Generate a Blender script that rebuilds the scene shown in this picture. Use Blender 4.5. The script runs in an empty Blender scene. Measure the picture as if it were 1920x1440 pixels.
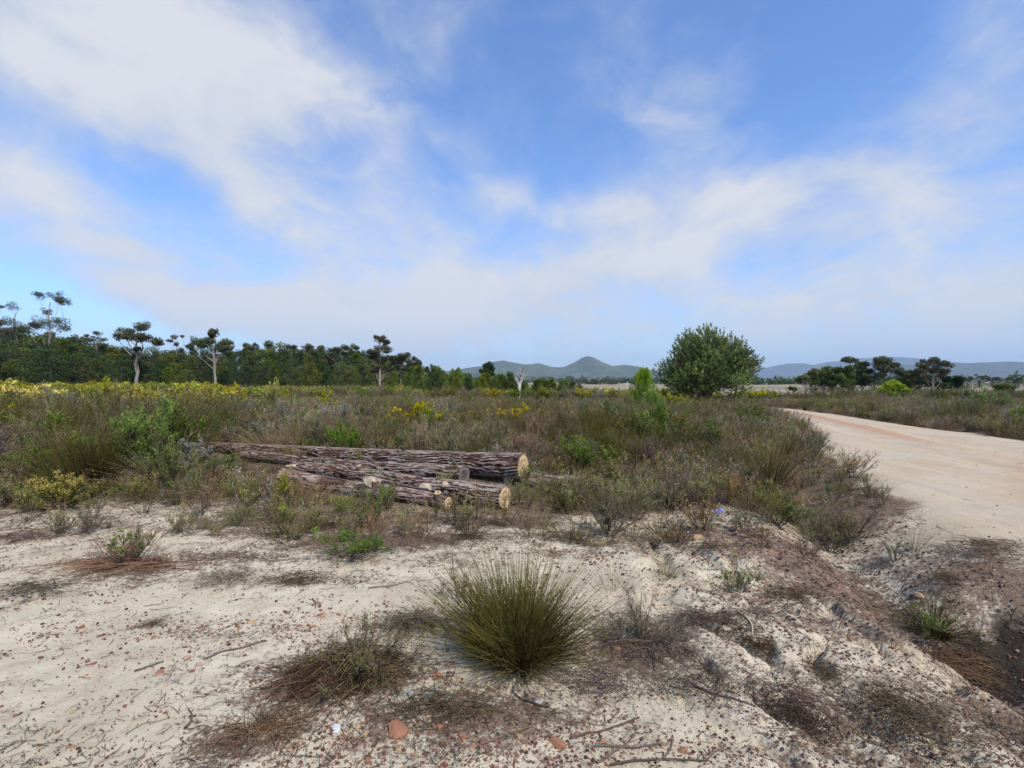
import bpy, math, random
import numpy as np
from mathutils import Vector, Matrix

random.seed(3)
RNG = np.random.default_rng(11)
S = bpy.context.scene
C = S.collection
R = math.radians

# ------------------------------------------------------------------ camera, sky, sun, exposure
F, UC, VH, EYE = 960.0, 960.0, 715.0, 1.6        # focal length in photo pixels, centre column, horizon row, eye height
cam = bpy.data.cameras.new('camera'); camo = bpy.data.objects.new('camera', cam); C.objects.link(camo)
cam.sensor_width = 36; cam.lens = 18; cam.clip_start = 0.05; cam.clip_end = 40000
camo.location = (0, 0, EYE); camo.rotation_euler = (R(90 - 0.3), 0, 0)
S.camera = camo
S.view_settings.view_transform = 'Standard'; S.view_settings.look = 'None'
S.view_settings.exposure = 0.0; S.view_settings.gamma = 1.0; S.view_settings.use_curve_mapping = False
S.render.engine = 'CYCLES'
cy = S.cycles
cy.max_bounces = 5; cy.diffuse_bounces = 3; cy.glossy_bounces = 1; cy.transmission_bounces = 3
cy.volume_bounces = 0; cy.transparent_max_bounces = 8
cy.use_denoising = True; cy.sample_clamp_indirect = 6
cy.use_adaptive_sampling = True; cy.adaptive_threshold = 0.012

SUN_EL, SUN_AZ = 52.0, 142.0        # azimuth clockwise from +Y (the view direction): behind the camera, to the right
sun = bpy.data.lights.new('sun', 'SUN'); suno = bpy.data.objects.new('sun', sun); C.objects.link(suno)
sun.energy = 4.8; sun.angle = R(1.2); sun.color = (1.0, 0.92, 0.79)
_d = Vector((math.sin(R(SUN_AZ)) * math.cos(R(SUN_EL)), math.cos(R(SUN_AZ)) * math.cos(R(SUN_EL)), math.sin(R(SUN_EL))))
suno.rotation_euler = _d.to_track_quat('Z', 'Y').to_euler()

world = bpy.data.worlds.new('World'); S.world = world; world.use_nodes = True
wt = world.node_tree; wt.nodes.clear()

class NT:
    """small helper to write node graphs as expressions"""
    def __init__(s, t): s.t = t
    def n(s, typ, **kw):
        x = s.t.nodes.new(typ)
        for k, v in kw.items(): setattr(x, k, v)
        return x
    def put(s, sock, v):
        if isinstance(v, bpy.types.NodeSocket): s.t.links.new(v, sock)
        elif v is not None: sock.default_value = v
    def m(s, op, a, b=None, c=None, clamp=False):
        x = s.n('ShaderNodeMath', operation=op); x.use_clamp = clamp
        s.put(x.inputs[0], a)
        if b is not None: s.put(x.inputs[1], b)
        if c is not None: s.put(x.inputs[2], c)
        return x.outputs[0]
    def vm(s, op, a, b=None, out=0):
        x = s.n('ShaderNodeVectorMath', operation=op); s.put(x.inputs[0], a)
        if b is not None: s.put(x.inputs[1], b)
        return x.outputs[out]
    def mix(s, f, a, b, blend='MIX'):
        x = s.n('ShaderNodeMix', data_type='RGBA', blend_type=blend)
        s.put(x.inputs[0], f)
        s.put(x.inputs[6], a if isinstance(a, bpy.types.NodeSocket) else (*a, 1))
        s.put(x.inputs[7], b if isinstance(b, bpy.types.NodeSocket) else (*b, 1))
        return x.outputs[2]
    def rng(s, v, a, b, c=0.0, d=1.0, smooth=False):
        x = s.n('ShaderNodeMapRange'); x.interpolation_type = 'SMOOTHSTEP' if smooth else 'LINEAR'
        s.put(x.inputs[0], v); x.inputs[1].default_value = a; x.inputs[2].default_value = b
        x.inputs[3].default_value = c; x.inputs[4].default_value = d
        return x.outputs[0]
    def noise(s, vec, scale, detail=4, rough=0.55, dist=0.0, color=False):
        x = s.n('ShaderNodeTexNoise'); s.put(x.inputs['Vector'], vec)
        x.inputs['Scale'].default_value = scale; x.inputs['Detail'].default_value = detail
        x.inputs['Roughness'].default_value = rough; x.inputs['Distortion'].default_value = dist
        return x.outputs['Color' if color else 'Fac']
    def map(s, vec, loc=(0, 0, 0), rot=(0, 0, 0), scale=(1, 1, 1), kind='POINT'):
        x = s.n('ShaderNodeMapping', vector_type=kind); s.put(x.inputs[0], vec)
        x.inputs[1].default_value = loc; x.inputs[2].default_value = rot; x.inputs[3].default_value = scale
        return x.outputs[0]
    def ramp(s, v, stops, interp='LINEAR'):
        x = s.n('ShaderNodeValToRGB'); s.put(x.inputs[0], v); r = x.color_ramp; r.interpolation = interp
        while len(r.elements) < len(stops): r.elements.new(0.5)
        for e, (p, c) in zip(r.elements, stops): e.position = p; e.color = (*c, 1)
        return x.outputs[0]
    def attr(s, name):
        x = s.n('ShaderNodeAttribute', attribute_name=name); return x.outputs['Fac']

def build_sky():
    T = NT(wt)
    tc = T.n('ShaderNodeTexCoord').outputs['Generated']
    sky = T.n('ShaderNodeTexSky', sky_type='NISHITA'); sky.sun_disc = False
    sky.sun_elevation = R(SUN_EL); sky.sun_rotation = R(SUN_AZ)
    sky.altitude = 200; sky.air_density = 1.1; sky.dust_density = 0.6; sky.ozone_density = 2.0
    base = T.mix(1.0, sky.outputs[0], (.84, 1.10, 1.50), 'MULTIPLY')
    d = T.vm('NORMALIZE', tc)
    warp = T.vm('SCALE', T.vm('SUBTRACT', T.noise(d, 2.6, 4, 0.55, 0.0, True), (0.5, 0.5, 0.5)))
    warp.node.inputs['Scale'].default_value = 0.20
    dw = T.vm('ADD', d, warp)
    sep = T.n('ShaderNodeSeparateXYZ'); T.put(sep.inputs[0], d)
    zz = T.m('ADD', T.m('ABSOLUTE', sep.outputs[2]), 0.14)
    comb = T.n('ShaderNodeCombineXYZ')
    T.put(comb.inputs[0], T.m('DIVIDE', sep.outputs[0], zz)); T.put(comb.inputs[1], T.m('DIVIDE', sep.outputs[1], zz))
    plane = comb.outputs[0]
    def blobs(lst):
        tot = None
        for (u, v, ru, rv, ang, amp) in lst:
            c = Vector(((u - UC) / F, 1.0, (VH - v) / F)); L = c.length; c.normalize()
            # frame: X' along the blob's long axis, Z' across, Y' along the line of sight
            q = c.to_track_quat('Y', 'Z').to_matrix() @ Matrix.Rotation(R(ang), 3, 'Y')
            p = T.map(dw, loc=c, rot=q.to_euler('XYZ'), scale=(ru / F / L, 0.9, rv / F / L), kind='TEXTURE')
            g = T.m('EXPONENT', T.m('MULTIPLY', T.vm('DOT_PRODUCT', p, p, out=1), -1.0))
            g = T.m('MULTIPLY', g, amp)
            tot = g if tot is None else T.m('ADD', tot, g)
        return tot
    white = blobs([(120, 20, 420, 190, 5, 1.15), (430, 110, 230, 130, 15, .75), (175, 200, 130, 60, 15, .55),
                   (470, 345, 150, 60, 38, .85), (30, 300, 90, 50, 20, .55), (300, 490, 330, 80, 22, .75),
                   (560, 590, 280, 55, 4, .8), (880, 565, 330, 62, 0, .85), (1180, 478, 170, 42, -4, .95), (1650, 330, 120, 60, 30, .35), (1330, 300, 200, 60, 40, .4), (640, 170, 120, 60, 20, .35), (1700, 620, 300, 40, 0, .35),
                   (930, 365, 120, 35, 12, .42), (1170, 390, 110, 40, 10, .6), (1240, 190, 120, 90, 20, .5),
                   (1400, 375, 150, 60, 0, .42), (1450, 250, 170, 150, 50, .34), (1820, 180, 170, 260, 10, .45),
                   (1700, 480, 420, 110, 0, .42), (1880, 560, 110, 40, 0, .35), (1000, 480, 420, 90, 0, .4),
                   (700, 430, 300, 120, 25, .35), (1500, 600, 500, 70, 0, .35), (770, 60, 160, 120, 40, .28)])
    blue = blobs([(1540, 90, 150, 150, 0, .6), (1040, 210, 130, 120, 0, .25), (120, 570, 380, 52, 12, .55),
                  (330, 330, 130, 40, 20, .35), (560, 230, 160, 50, 5, .28), (1500, 160, 60, 140, 0, .3)])
    fib = T.noise(T.map(plane, rot=(0, 0, R(62)), scale=(1.0, 0.5, 1.0)), 2.4, 9, 0.60, 0.5)
    fine = T.noise(T.map(plane, rot=(0, 0, R(50)), scale=(1.0, 0.42, 1.0)), 6.5, 9, 0.64, 0.7)
    puff = T.noise(T.vm('MULTIPLY', dw, (1.0, 1.0, 1.9)), 5.5, 9, 0.58, 0.25)
    low = T.rng(sep.outputs[2], 0.0, 0.42, 0.24, 0.0)
    t = T.m('SUBTRACT', T.m('ADD', T.m('MULTIPLY', white, T.m('ADD', 0.45, T.m('MULTIPLY', puff, 0.85))), low), T.m('MULTIPLY', blue, 0.8))
    t = T.m('ADD', t, T.m('MULTIPLY', T.m('SUBTRACT', fib, 0.5), 0.75))
    t = T.m('ADD', t, T.m('MULTIPLY', T.m('SUBTRACT', fine, 0.5), 0.45))
    t = T.m('ADD', t, T.m('MULTIPLY', T.m('SUBTRACT', puff, 0.5), 1.15))
    mask = T.rng(t, -0.16, 1.12, 0.02, 0.96, True)
    shade = T.rng(T.m('ADD', T.m('MULTIPLY', t, .45), T.noise(dw, 4.0, 7, 0.55)), 0.45, 1.05, 0.0, 1.0)
    ccol = T.mix(shade, (3.75, 4.2, 5.1), (5.1, 5.2, 5.5))
    col = T.mix(mask, base, ccol)
    hz = T.rng(sep.outputs[2], 0.0, 0.16, 0.55, 0.0, True)        # pale air low on the horizon, all round
    col = T.mix(hz, col, (3.9, 4.95, 6.2))
    bg = T.n('ShaderNodeBackground'); T.put(bg.inputs[0], col); bg.inputs[1].default_value = 0.15
    out = T.n('ShaderNodeOutputWorld'); wt.links.new(bg.outputs[0], out.inputs[0])
    world.cycles.sampling_method = 'MANUAL'; world.cycles.sample_map_resolution = 512
build_sky()

# ------------------------------------------------------------------ noise
def _h(x, y, s):
    a = (x.astype(np.int64) * 374761393 + y.astype(np.int64) * 668265263 + s * 974634777) & 0xffffffff
    a = ((a ^ (a >> 13)) * 1274126177) & 0xffffffff
    a = (a ^ (a >> 16)) & 0xffffffff
    return a / 4294967295.0
def vn(x, y, s=0):
    x = np.asarray(x, float); y = np.asarray(y, float)
    xi = np.floor(x); yi = np.floor(y); fx = x - xi; fy = y - yi
    fx = fx * fx * (3 - 2 * fx); fy = fy * fy * (3 - 2 * fy)
    a = _h(xi, yi, s); b = _h(xi + 1, yi, s); c = _h(xi, yi + 1, s); d = _h(xi + 1, yi + 1, s)
    return (a * (1 - fx) + b * fx) * (1 - fy) + (c * (1 - fx) + d * fx) * fy
def fbm(x, y, o=4, s=0):
    t = 0; a = .5; n = 0
    for i in range(o):
        t = t + a * vn(x * 2 ** i + 17.3 * i, y * 2 ** i - 9.1 * i, s + i); n += a; a *= .5
    return t / n
def sst(a, b, x):
    t = np.clip((x - a) / (b - a), 0, 1); return t * t * (3 - 2 * t)

# ------------------------------------------------------------------ the lie of the land
ROAD = np.array([(9.5, -6), (5.6, 1.5), (4.75, 3.6), (4.55, 5.4), (5.3, 7.1), (7.1, 11.4), (9.4, 16), (11.5, 20.5), (12.9, 25), (12.4, 28.5), (10, 31),
                 (6, 32.6), (0, 34), (0, 38), (6, 37.4), (10, 36.6), (13.4, 35), (15.3, 32.4), (16.0, 29), (15.2, 24), (14.1, 18), (13.5, 13.4), (13.4, 8), (15, 2), (20, -6)], float)
DITCH = np.array([(3.9, -1), (3.7, 1.2), (3.5, 2.5), (3.35, 3.45), (3.4, 4.4), (3.65, 5.5), (3.95, 6.6), (4.6, 8.2), (6.2, 12), (8.7, 17.5), (10.8, 22)], float)
TRACK = np.array([(9.2, 4), (9.6, 9.5), (10.8, 14), (12.3, 19), (13.7, 24), (14, 28), (12.5, 32), (8, 35)], float)
def seg_dist(x, y, pts, closed):
    best = np.full(np.shape(x), 1e9); tt = np.zeros(np.shape(x))
    n = len(pts)
    for i in range(n if closed else n - 1):
        a = pts[i]; b = pts[(i + 1) % n]; d = b - a
        t = np.clip(((x - a[0]) * d[0] + (y - a[1]) * d[1]) / (d @ d), 0, 1)
        q = np.hypot(x - a[0] - t * d[0], y - a[1] - t * d[1])
        k = q < best; best = np.where(k, q, best); tt = np.where(k, i + t, tt)
    return best, tt
def inside(x, y, pts):
    c = np.zeros(np.shape(x), bool); n = len(pts)
    for i in range(n):
        x1, y1 = pts[i]; x2, y2 = pts[(i + 1) % n]
        if y1 == y2: continue
        k = ((y1 > y) != (y2 > y)) & (x < (x2 - x1) * (y - y1) / (y2 - y1) + x1)
        c ^= k
    return c
def road_sd(x, y):
    d, _ = seg_dist(x, y, ROAD, True); return np.where(inside(x, y, ROAD), d, -d)
def height(x, y, sd=None):
    x = np.asarray(x, float); y = np.asarray(y, float)
    r = np.hypot(x, y)
    if sd is None: sd = road_sd(x, y)
    rd = sst(-0.5, 0.4, sd)
    z = 0.11 * (fbm(x * .28, y * .28, 3, 5) - .5) * 2 * (1 - .7 * rd)
    z = z + 0.05 * (fbm(x * 1.3, y * 1.3, 4, 21) - .5) * (1 - .75 * rd)
    near = np.clip(1.3 - r / 12, 0, 1)
    z = z + near * (1 - .6 * rd) * (0.035 * (fbm(x * 4.2, y * 4.2, 4, 31) - .5) + 0.020 * (fbm(x * 15, y * 15, 4, 41) - .5))
    dd, tt = seg_dist(x, y, DITCH, False)
    dep = np.interp(tt, [0, 2, 3.5, 5, 6.5, 8, 9, 10], [.75, .72, .55, .42, .32, .22, .14, .0])
    wob = 1 + .5 * (fbm(x * 1.5, y * 1.5, 3, 77) - .5)
    z = z - dep * (1 - rd) * (.65 * np.exp(-(dd / (.42 * wob)) ** 2) + .42 * np.exp(-(dd / 1.35) ** 2) * (x < 99))
    # hollow at the ditch's near end
    z = z - .30 * np.exp(-(((x - 3.72) / .52) ** 2 + ((y - 3.95) / .42) ** 2) ** 2) * (1 - rd)
    # rain rills on the bank left of the ditch
    bank = sst(.5, 1.3, x) * (1 - sst(3.0, 3.6, x)) * sst(1.2, 2.0, y) * (1 - sst(5.2, 6.4, y))
    rr = 1 - np.abs(2 * fbm((x + .27 * y + .9 * fbm(x, y, 3, 3)) * 2.6, y * 1.1, 5, 61) - 1)
    z = z - .085 * bank * sst(.70, 1.0, rr) + .05 * bank * (fbm(x * 3, y * 2, 4, 63) - .5)
    # road bed and its ridge in the middle
    z = z + rd * .05
    tr, _ = seg_dist(x, y, TRACK, False); z = z - rd * .035 * (np.exp(-((tr - .75) / .22) ** 2) * (.6 + .8 * fbm(x * .8, y * .8, 2, 12))) + rd * .03 * np.exp(-(tr / .4) ** 2) + rd * .02 * (fbm(x * 1.2, y * 2.6, 4, 13) - .5)
    # the plain drops a little beyond the road
    z = z - 1.0 * sst(28, 75, y) * sst(-15, 30, x + .12 * (y - 40))
    z = z + .5 * (fbm(x * .03, y * .03, 3, 9) - .5) * sst(30, 120, r) * 2
    # pine-grove mound on the left
    return z
def hz(x, y): return float(height(np.array([x]), np.array([y]))[0])
def at(u, v, dz=0.0):
    """point on the ground seen at pixel (u, v) of the photograph"""
    y = (EYE) * F / (v - VH)
    for _ in range(12):
        z = hz((u - UC) / F * y, y); y = .5 * y + .5 * (EYE - z) * F / (v - VH)
    x = (u - UC) / F * y
    return x, y, hz(x, y) + dz
def atY(u, y): x = (u - UC) / F * y; return x, y, hz(x, y)

# ------------------------------------------------------------------ mesh building
class G:
    def __init__(s): s.V = []; s.Q = []; s.T = []; s.t = []; s.n = 0; s.qm = []; s.tm = []
    def add(s, V, Q=None, T=None, tint=0.5, m=0):
        V = np.asarray(V, float).reshape(-1, 3)
        if Q is not None and len(Q): s.Q.append(np.asarray(Q) + s.n); s.qm.append(np.full(len(Q), m))
        if T is not None and len(T): s.T.append(np.asarray(T) + s.n); s.tm.append(np.full(len(T), m))
        s.V.append(V); s.t.append(np.broadcast_to(np.asarray(tint, float).reshape(-1), (len(V),)) if np.size(tint) == 1 else np.asarray(tint, float).reshape(-1))
        s.n += len(V); return s
    def mesh(s, name, mats, smooth=True, extra=None):
        V = np.concatenate(s.V); me = bpy.data.meshes.new(name)
        Q = np.concatenate(s.Q) if s.Q else np.zeros((0, 4), int); T = np.concatenate(s.T) if s.T else np.zeros((0, 3), int)
        me.vertices.add(len(V)); me.vertices.foreach_set('co', V.astype(np.float32).ravel())
        me.loops.add(Q.size + T.size); me.loops.foreach_set('vertex_index', np.concatenate([Q.ravel(), T.ravel()]).astype(np.int32))
        me.polygons.add(len(Q) + len(T))
        ls = np.concatenate([np.arange(len(Q)) * 4, Q.size + np.arange(len(T)) * 3]).astype(np.int32)
        me.polygons.foreach_set('loop_start', ls)
        mi = np.concatenate(s.qm + s.tm) if (s.qm or s.tm) else np.zeros(0)
        me.polygons.foreach_set('material_index', mi.astype(np.int32))
        me.polygons.foreach_set('use_smooth', np.full(len(Q) + len(T), smooth))
        a = me.attributes.new('tint', 'FLOAT', 'POINT'); a.data.foreach_set('value', np.concatenate(s.t).astype(np.float32))
        for k, v in (extra or {}).items():
            a = me.attributes.new(k, 'FLOAT', 'POINT'); a.data.foreach_set('value', np.asarray(v, np.float32))
        for m in mats: me.materials.append(m)
        me.update(calc_edges=True); return me
def link(name, me, parent=None, loc=None, rz=0, sc=None, **props):
    o = bpy.data.objects.new(name, me); C.objects.link(o)
    if parent: o.parent = parent
    if loc is not None: o.location = loc
    if rz: o.rotation_euler = (0, 0, rz)
    if sc is not None: o.scale = sc if hasattr(sc, '__len__') else (sc, sc, sc)
    for k, v in props.items():
        if v: o[k] = v
    return o
def nrm(a): return a / np.maximum(np.linalg.norm(a, axis=-1, keepdims=True), 1e-9)
def tubes(g, P, Rad, sides=3, tint=0.5, m=0, cap=False):
    P = np.asarray(P, float); N, K, _ = P.shape
    Rad = np.broadcast_to(np.asarray(Rad, float), (N, K))
    t = nrm(np.gradient(P, axis=1))
    ref = np.where(np.abs(t[..., 2:3]) > .9, np.array([1., 0, 0]), np.array([0, 0, 1.]))
    u = nrm(np.cross(t, ref)); v = np.cross(t, u)
    a = np.arange(sides) * 2 * np.pi / sides
    V = P[:, :, None] + Rad[:, :, None, None] * (np.cos(a)[None, None, :, None] * u[:, :, None] + np.sin(a)[None, None, :, None] * v[:, :, None])
    idx = np.arange(N * K * sides).reshape(N, K, sides); nx = np.roll(idx, -1, axis=2)
    Q = np.stack([idx[:, :-1], nx[:, :-1], nx[:, 1:], idx[:, 1:]], -1).reshape(-1, 4)
    tn = np.asarray(tint, float)
    if tn.ndim == 0: T = np.full(N * K * sides, float(tn))
    elif tn.shape == (N,): T = np.repeat(tn, K * sides)
    else: T = np.repeat(tn.reshape(N * K), sides)
    g.add(V, Q=Q, tint=T, m=m)
def leaves(g, p, d, L, W, tint=.5, m=0, rng=RNG, fold=.0):
    p = np.asarray(p, float); n = len(p); d = nrm(d)
    s = nrm(np.cross(d, rng.normal(size=(n, 3))))
    L = np.broadcast_to(np.asarray(L, float), (n,))[:, None]; W = np.broadcast_to(np.asarray(W, float), (n,))[:, None]
    up = np.cross(s, d)
    V = np.stack([p, p + d * L * .45 + s * W * .5, p + d * L + up * L * fold, p + d * L * .45 - s * W * .5], 1)
    Q = np.arange(4 * n).reshape(n, 4)
    T = np.repeat(np.broadcast_to(np.asarray(tint, float), (n,)), 4)
    g.add(V, Q=Q, tint=T, m=m)
def grow(P, n, t0, t1, L, spread, up, K=4, rng=RNG, sag=0.0, wob=.06, ltaper=.4):
    """n child shoots sprouting from the parent polylines P"""
    N, KP, _ = P.shape
    i = rng.integers(0, N, n); t = rng.uniform(t0, t1, n); f = t * (KP - 1); k = np.minimum(f.astype(int), KP - 2); fr = (f - k)[:, None]
    a = P[i, k]; b = P[i, k + 1]; p0 = a * (1 - fr) + b * fr; tan = nrm(b - a)
    d = nrm(tan + spread * nrm(rng.normal(size=(n, 3))) + np.array([0, 0, up]))
    ln = L * rng.uniform(.6, 1.15, n) * (1 - ltaper * t)
    s = np.linspace(0, 1, K)[None, :, None]
    bend = rng.normal(size=(n, 1, 3)) * wob * 2; bend[:, 0, 2] -= sag
    return p0[:, None] + (d[:, None] * s + bend * s * s + rng.normal(size=(n, K, 3)) * wob * .25 * (s > 0)) * ln[:, None, None]
def stems(n, r0, H, lean, K=5, rng=RNG, curve=.35, leanpow=.7, hvar=.25, sag=0.0):
    """upright shoots from a patch of radius r0, leaning outwards"""
    a = rng.uniform(0, 2 * np.pi, n); q = rng.uniform(0, 1, n) ** leanpow
    base = np.stack([np.cos(a) * q * r0, np.sin(a) * q * r0, np.full(n, -.02)], 1)
    th = q * lean * rng.uniform(.7, 1.15, n); a2 = a + rng.normal(size=n) * .35
    d = np.stack([np.cos(a2) * np.sin(th), np.sin(a2) * np.sin(th), np.cos(th)], 1)
    L = H * (1 + hvar * rng.normal(size=n) * .5)
    s = np.linspace(0, 1, K)[None, :, None]
    out = np.stack([np.cos(a2), np.sin(a2), np.zeros(n)], 1)
    P = base[:, None] + d[:, None] * s * L[:, None, None] + out[:, None] * (curve * q * L)[:, None, None] * s ** 2 * .35
    P[..., 2] -= (sag * q * L)[:, None] * (s[..., 0] ** 2)
    P += rng.normal(size=P.shape) * .012 * H * (s > 0)
    return P
def taper(P, a, b): return np.linspace(a, b, P.shape[1])[None, :]

# ------------------------------------------------------------------ materials
def mat(name):
    m = bpy.data.materials.new(name); m.use_nodes = True; t = m.node_tree; t.nodes.clear()
    T = NT(t); o = T.n('ShaderNodeOutputMaterial'); return m, T, o
def plant_mat(name, stops, rough=.75, trans=.22, var=.32, hue=.03, spec=.15):
    m, T, o = mat(name)
    c = T.ramp(T.attr('tint'), stops)
    oi = T.n('ShaderNodeObjectInfo').outputs['Random']
    hsv = T.n('ShaderNodeHueSaturation')
    T.put(hsv.inputs['Hue'], T.rng(oi, 0, 1, .5 - hue, .5 + hue))
    T.put(hsv.inputs['Value'], T.rng(T.m('FRACT', T.m('MULTIPLY', oi, 7.31)), 0, 1, 1 - var, 1 + var))
    T.put(hsv.inputs['Saturation'], T.rng(T.m('FRACT', T.m('MULTIPLY', oi, 3.77)), 0, 1, .82, 1.12))
    T.put(hsv.inputs['Color'], c); c = hsv.outputs[0]
    p = T.n('ShaderNodeBsdfPrincipled'); T.put(p.inputs['Base Color'], c); p.inputs['Roughness'].default_value = rough
    p.inputs['Specular IOR Level'].default_value = spec
    if trans > 0:
        tr = T.n('ShaderNodeBsdfTranslucent'); T.put(tr.inputs[0], c)
        mx = T.n('ShaderNodeMixShader'); mx.inputs[0].default_value = trans
        T.t.links.new(p.outputs[0], mx.inputs[1]); T.t.links.new(tr.outputs[0], mx.inputs[2]); T.t.links.new(mx.outputs[0], o.inputs[0])
    else: T.t.links.new(p.outputs[0], o.inputs[0])
    return m
def lin(*a): return tuple(a)
M = {}
M['twig'] = plant_mat('grey_brown_twigs', [(0, (0.064, 0.046, 0.028)), (.5, (0.171, 0.123, 0.076)), (1, (0.369, 0.296, 0.189))], trans=0)
M['deadtwig'] = plant_mat('dead_grey_twigs', [(0, (0.062, 0.045, 0.034)), (.5, (0.156, 0.113, 0.087)), (1, (0.350, 0.265, 0.194))], trans=0)
M['heath'] = plant_mat('brown_heath_leaves', [(0, (0.092, 0.071, 0.023)), (.35, (0.192, 0.125, 0.044)), (.7, (0.316, 0.200, 0.076)), (1, (0.482, 0.325, 0.143))])
M['heathgreen'] = plant_mat('olive_heath_leaves', [(0, (0.060, 0.077, 0.014)), (.4, (0.127, 0.154, 0.027)), (.8, (0.239, 0.254, 0.052)), (1, (0.391, 0.363, 0.104))])
M['restio'] = plant_mat('olive_reed_stems', [(0, (0.051, 0.031, 0.010)), (.3, (0.048, 0.038, 0.008)), (.65, (0.086, 0.075, 0.013)), (1, (0.185, 0.151, 0.038))], trans=.1, hue=.012, var=.15)
M['grey'] = plant_mat('silver_grey_leaves', [(0, (0.112, 0.119, 0.076)), (.5, (0.250, 0.256, 0.182)), (1, (0.500, 0.500, 0.364))])
M['yellow'] = plant_mat('yellow_conebush_leaves', [(0, (0.055, 0.073, 0.010)), (.35, (0.135, 0.164, 0.016)), (.65, (0.414, 0.403, 0.028)), (1, (0.826, 0.699, 0.071))], trans=.3)
M['green'] = plant_mat('mid_green_leaves', [(0, (0.041, 0.077, 0.013)), (.5, (0.114, 0.183, 0.023)), (1, (0.247, 0.345, 0.048))], trans=.3)
M['bright'] = plant_mat('bright_green_needles', [(0, (0.041, 0.053, 0.010)), (.5, (0.124, 0.170, 0.023)), (1, (0.234, 0.277, 0.046))], trans=.32)
M['feather'] = plant_mat('soft_green_foliage', [(0, (0.032, 0.056, 0.009)), (.5, (0.109, 0.196, 0.026)), (1, (0.275, 0.381, 0.053))], trans=.3, var=.03, hue=.002)
M['limepine'] = plant_mat('lime_pine_needles', [(0, (0.065, 0.115, 0.013)), (.5, (0.221, 0.345, 0.032)), (1, (0.442, 0.552, 0.063))], trans=.32, var=.03, hue=.002)
M['dry'] = plant_mat('dry_straw_grass', [(0, (0.132, 0.092, 0.045)), (.5, (0.275, 0.200, 0.100)), (1, (0.484, 0.378, 0.210))], trans=.2)
M['red'] = plant_mat('rusty_red_leaves', [(0, (0.084, 0.033, 0.022)), (.5, (0.196, 0.085, 0.048)), (1, (0.350, 0.156, 0.090))])
M['deadbrown'] = plant_mat('dead_brown_needles', [(0, (0.056, 0.029, 0.017)), (.5, (0.169, 0.090, 0.052)), (1, (0.325, 0.198, 0.115))], trans=.1)
M['pine'] = plant_mat('dark_pine_needles', [(0, (0.016, 0.027, 0.007)), (.5, (0.041, 0.066, 0.014)), (1, (0.096, 0.134, 0.023))], trans=.18, var=.25)
M['pinewarm'] = plant_mat('light_pine_needles', [(0, (0.031, 0.041, 0.008)), (.5, (0.089, 0.113, 0.015)), (1, (0.204, 0.228, 0.031))], trans=.22, var=.25)
M['bigpine'] = plant_mat('round_pine_needles', [(0, (0.048, 0.078, 0.023)), (.5, (0.122, 0.189, 0.041)), (1, (0.276, 0.381, 0.080))], trans=.2, var=.05)
M['lime'] = plant_mat('lime_green_leaves', [(0, (.08, .11, .015)), (.5, (.26, .34, .04)), (1, (.48, .55, .08))], trans=.3)
M['euc'] = plant_mat('gum_tree_leaves', [(0, (0.034, 0.036, 0.019)), (.5, (0.081, 0.084, 0.034)), (1, (0.186, 0.173, 0.066))], trans=.15, var=.2)
M['gumbark'] = plant_mat('pale_gum_bark', [(0, (0.096, 0.076, 0.060)), (.5, (0.224, 0.184, 0.144)), (1, (0.360, 0.312, 0.248))], trans=0)
M['pinebark'] = plant_mat('dark_pine_bark', [(0, (.04, .03, .024)), (.5, (.10, .075, .06)), (1, (.19, .15, .12))], trans=0)
M['deadwood'] = plant_mat('bleached_dead_wood', [(0, (.34, .31, .28)), (1, (.62, .59, .54))], trans=0)
M['pebble'] = plant_mat('ironstone_pebbles', [(0, (0.036, 0.024, 0.021)), (.3, (0.093, 0.053, 0.037)), (.6, (0.171, 0.092, 0.052)), (.85, (0.257, 0.167, 0.094)), (1, (0.342, 0.352, 0.299))], trans=0, var=0)
M['litter'] = plant_mat('leaf_and_twig_litter', [(0, (0.034, 0.023, 0.015)), (.4, (0.089, 0.057, 0.036)), (.75, (0.170, 0.115, 0.071)), (1, (0.306, 0.230, 0.150))], trans=0, var=0)

def stone_mat(name, a, b):
    m, T, o = mat(name)
    tc = T.n('ShaderNodeTexCoord').outputs['Object']
    n = T.noise(tc, 18, 5, .65); n2 = T.noise(tc, 90, 3, .6)
    c = T.mix(T.rng(n, .3, .7), a, b); c = T.mix(T.rng(n2, .55, .75, 0, .5), c, (.08, .05, .04))
    p = T.n('ShaderNodeBsdfPrincipled'); T.put(p.inputs['Base Color'], c); p.inputs['Roughness'].default_value = .85
    bp = T.n('ShaderNodeBump'); bp.inputs['Strength'].default_value = .5; bp.inputs['Distance'].default_value = .004
    T.put(bp.inputs['Height'], n2); T.put(p.inputs['Normal'], bp.outputs[0]); T.t.links.new(p.outputs[0], o.inputs[0]); return m
M['stone_orange'] = stone_mat('orange_laterite', (.25, .105, .055), (.36, .17, .09))
M['stone_red'] = stone_mat('rust_red_laterite', (.17, .06, .04), (.28, .11, .06))
M['stone_ochre'] = stone_mat('ochre_stone', (.36, .22, .11), (.45, .32, .18))
M['stone_grey'] = stone_mat('grey_quartzite', (.28, .28, .27), (.44, .44, .43))
M['stone_white'] = stone_mat('white_quartz', (.55, .54, .52), (.66, .65, .62))

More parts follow.
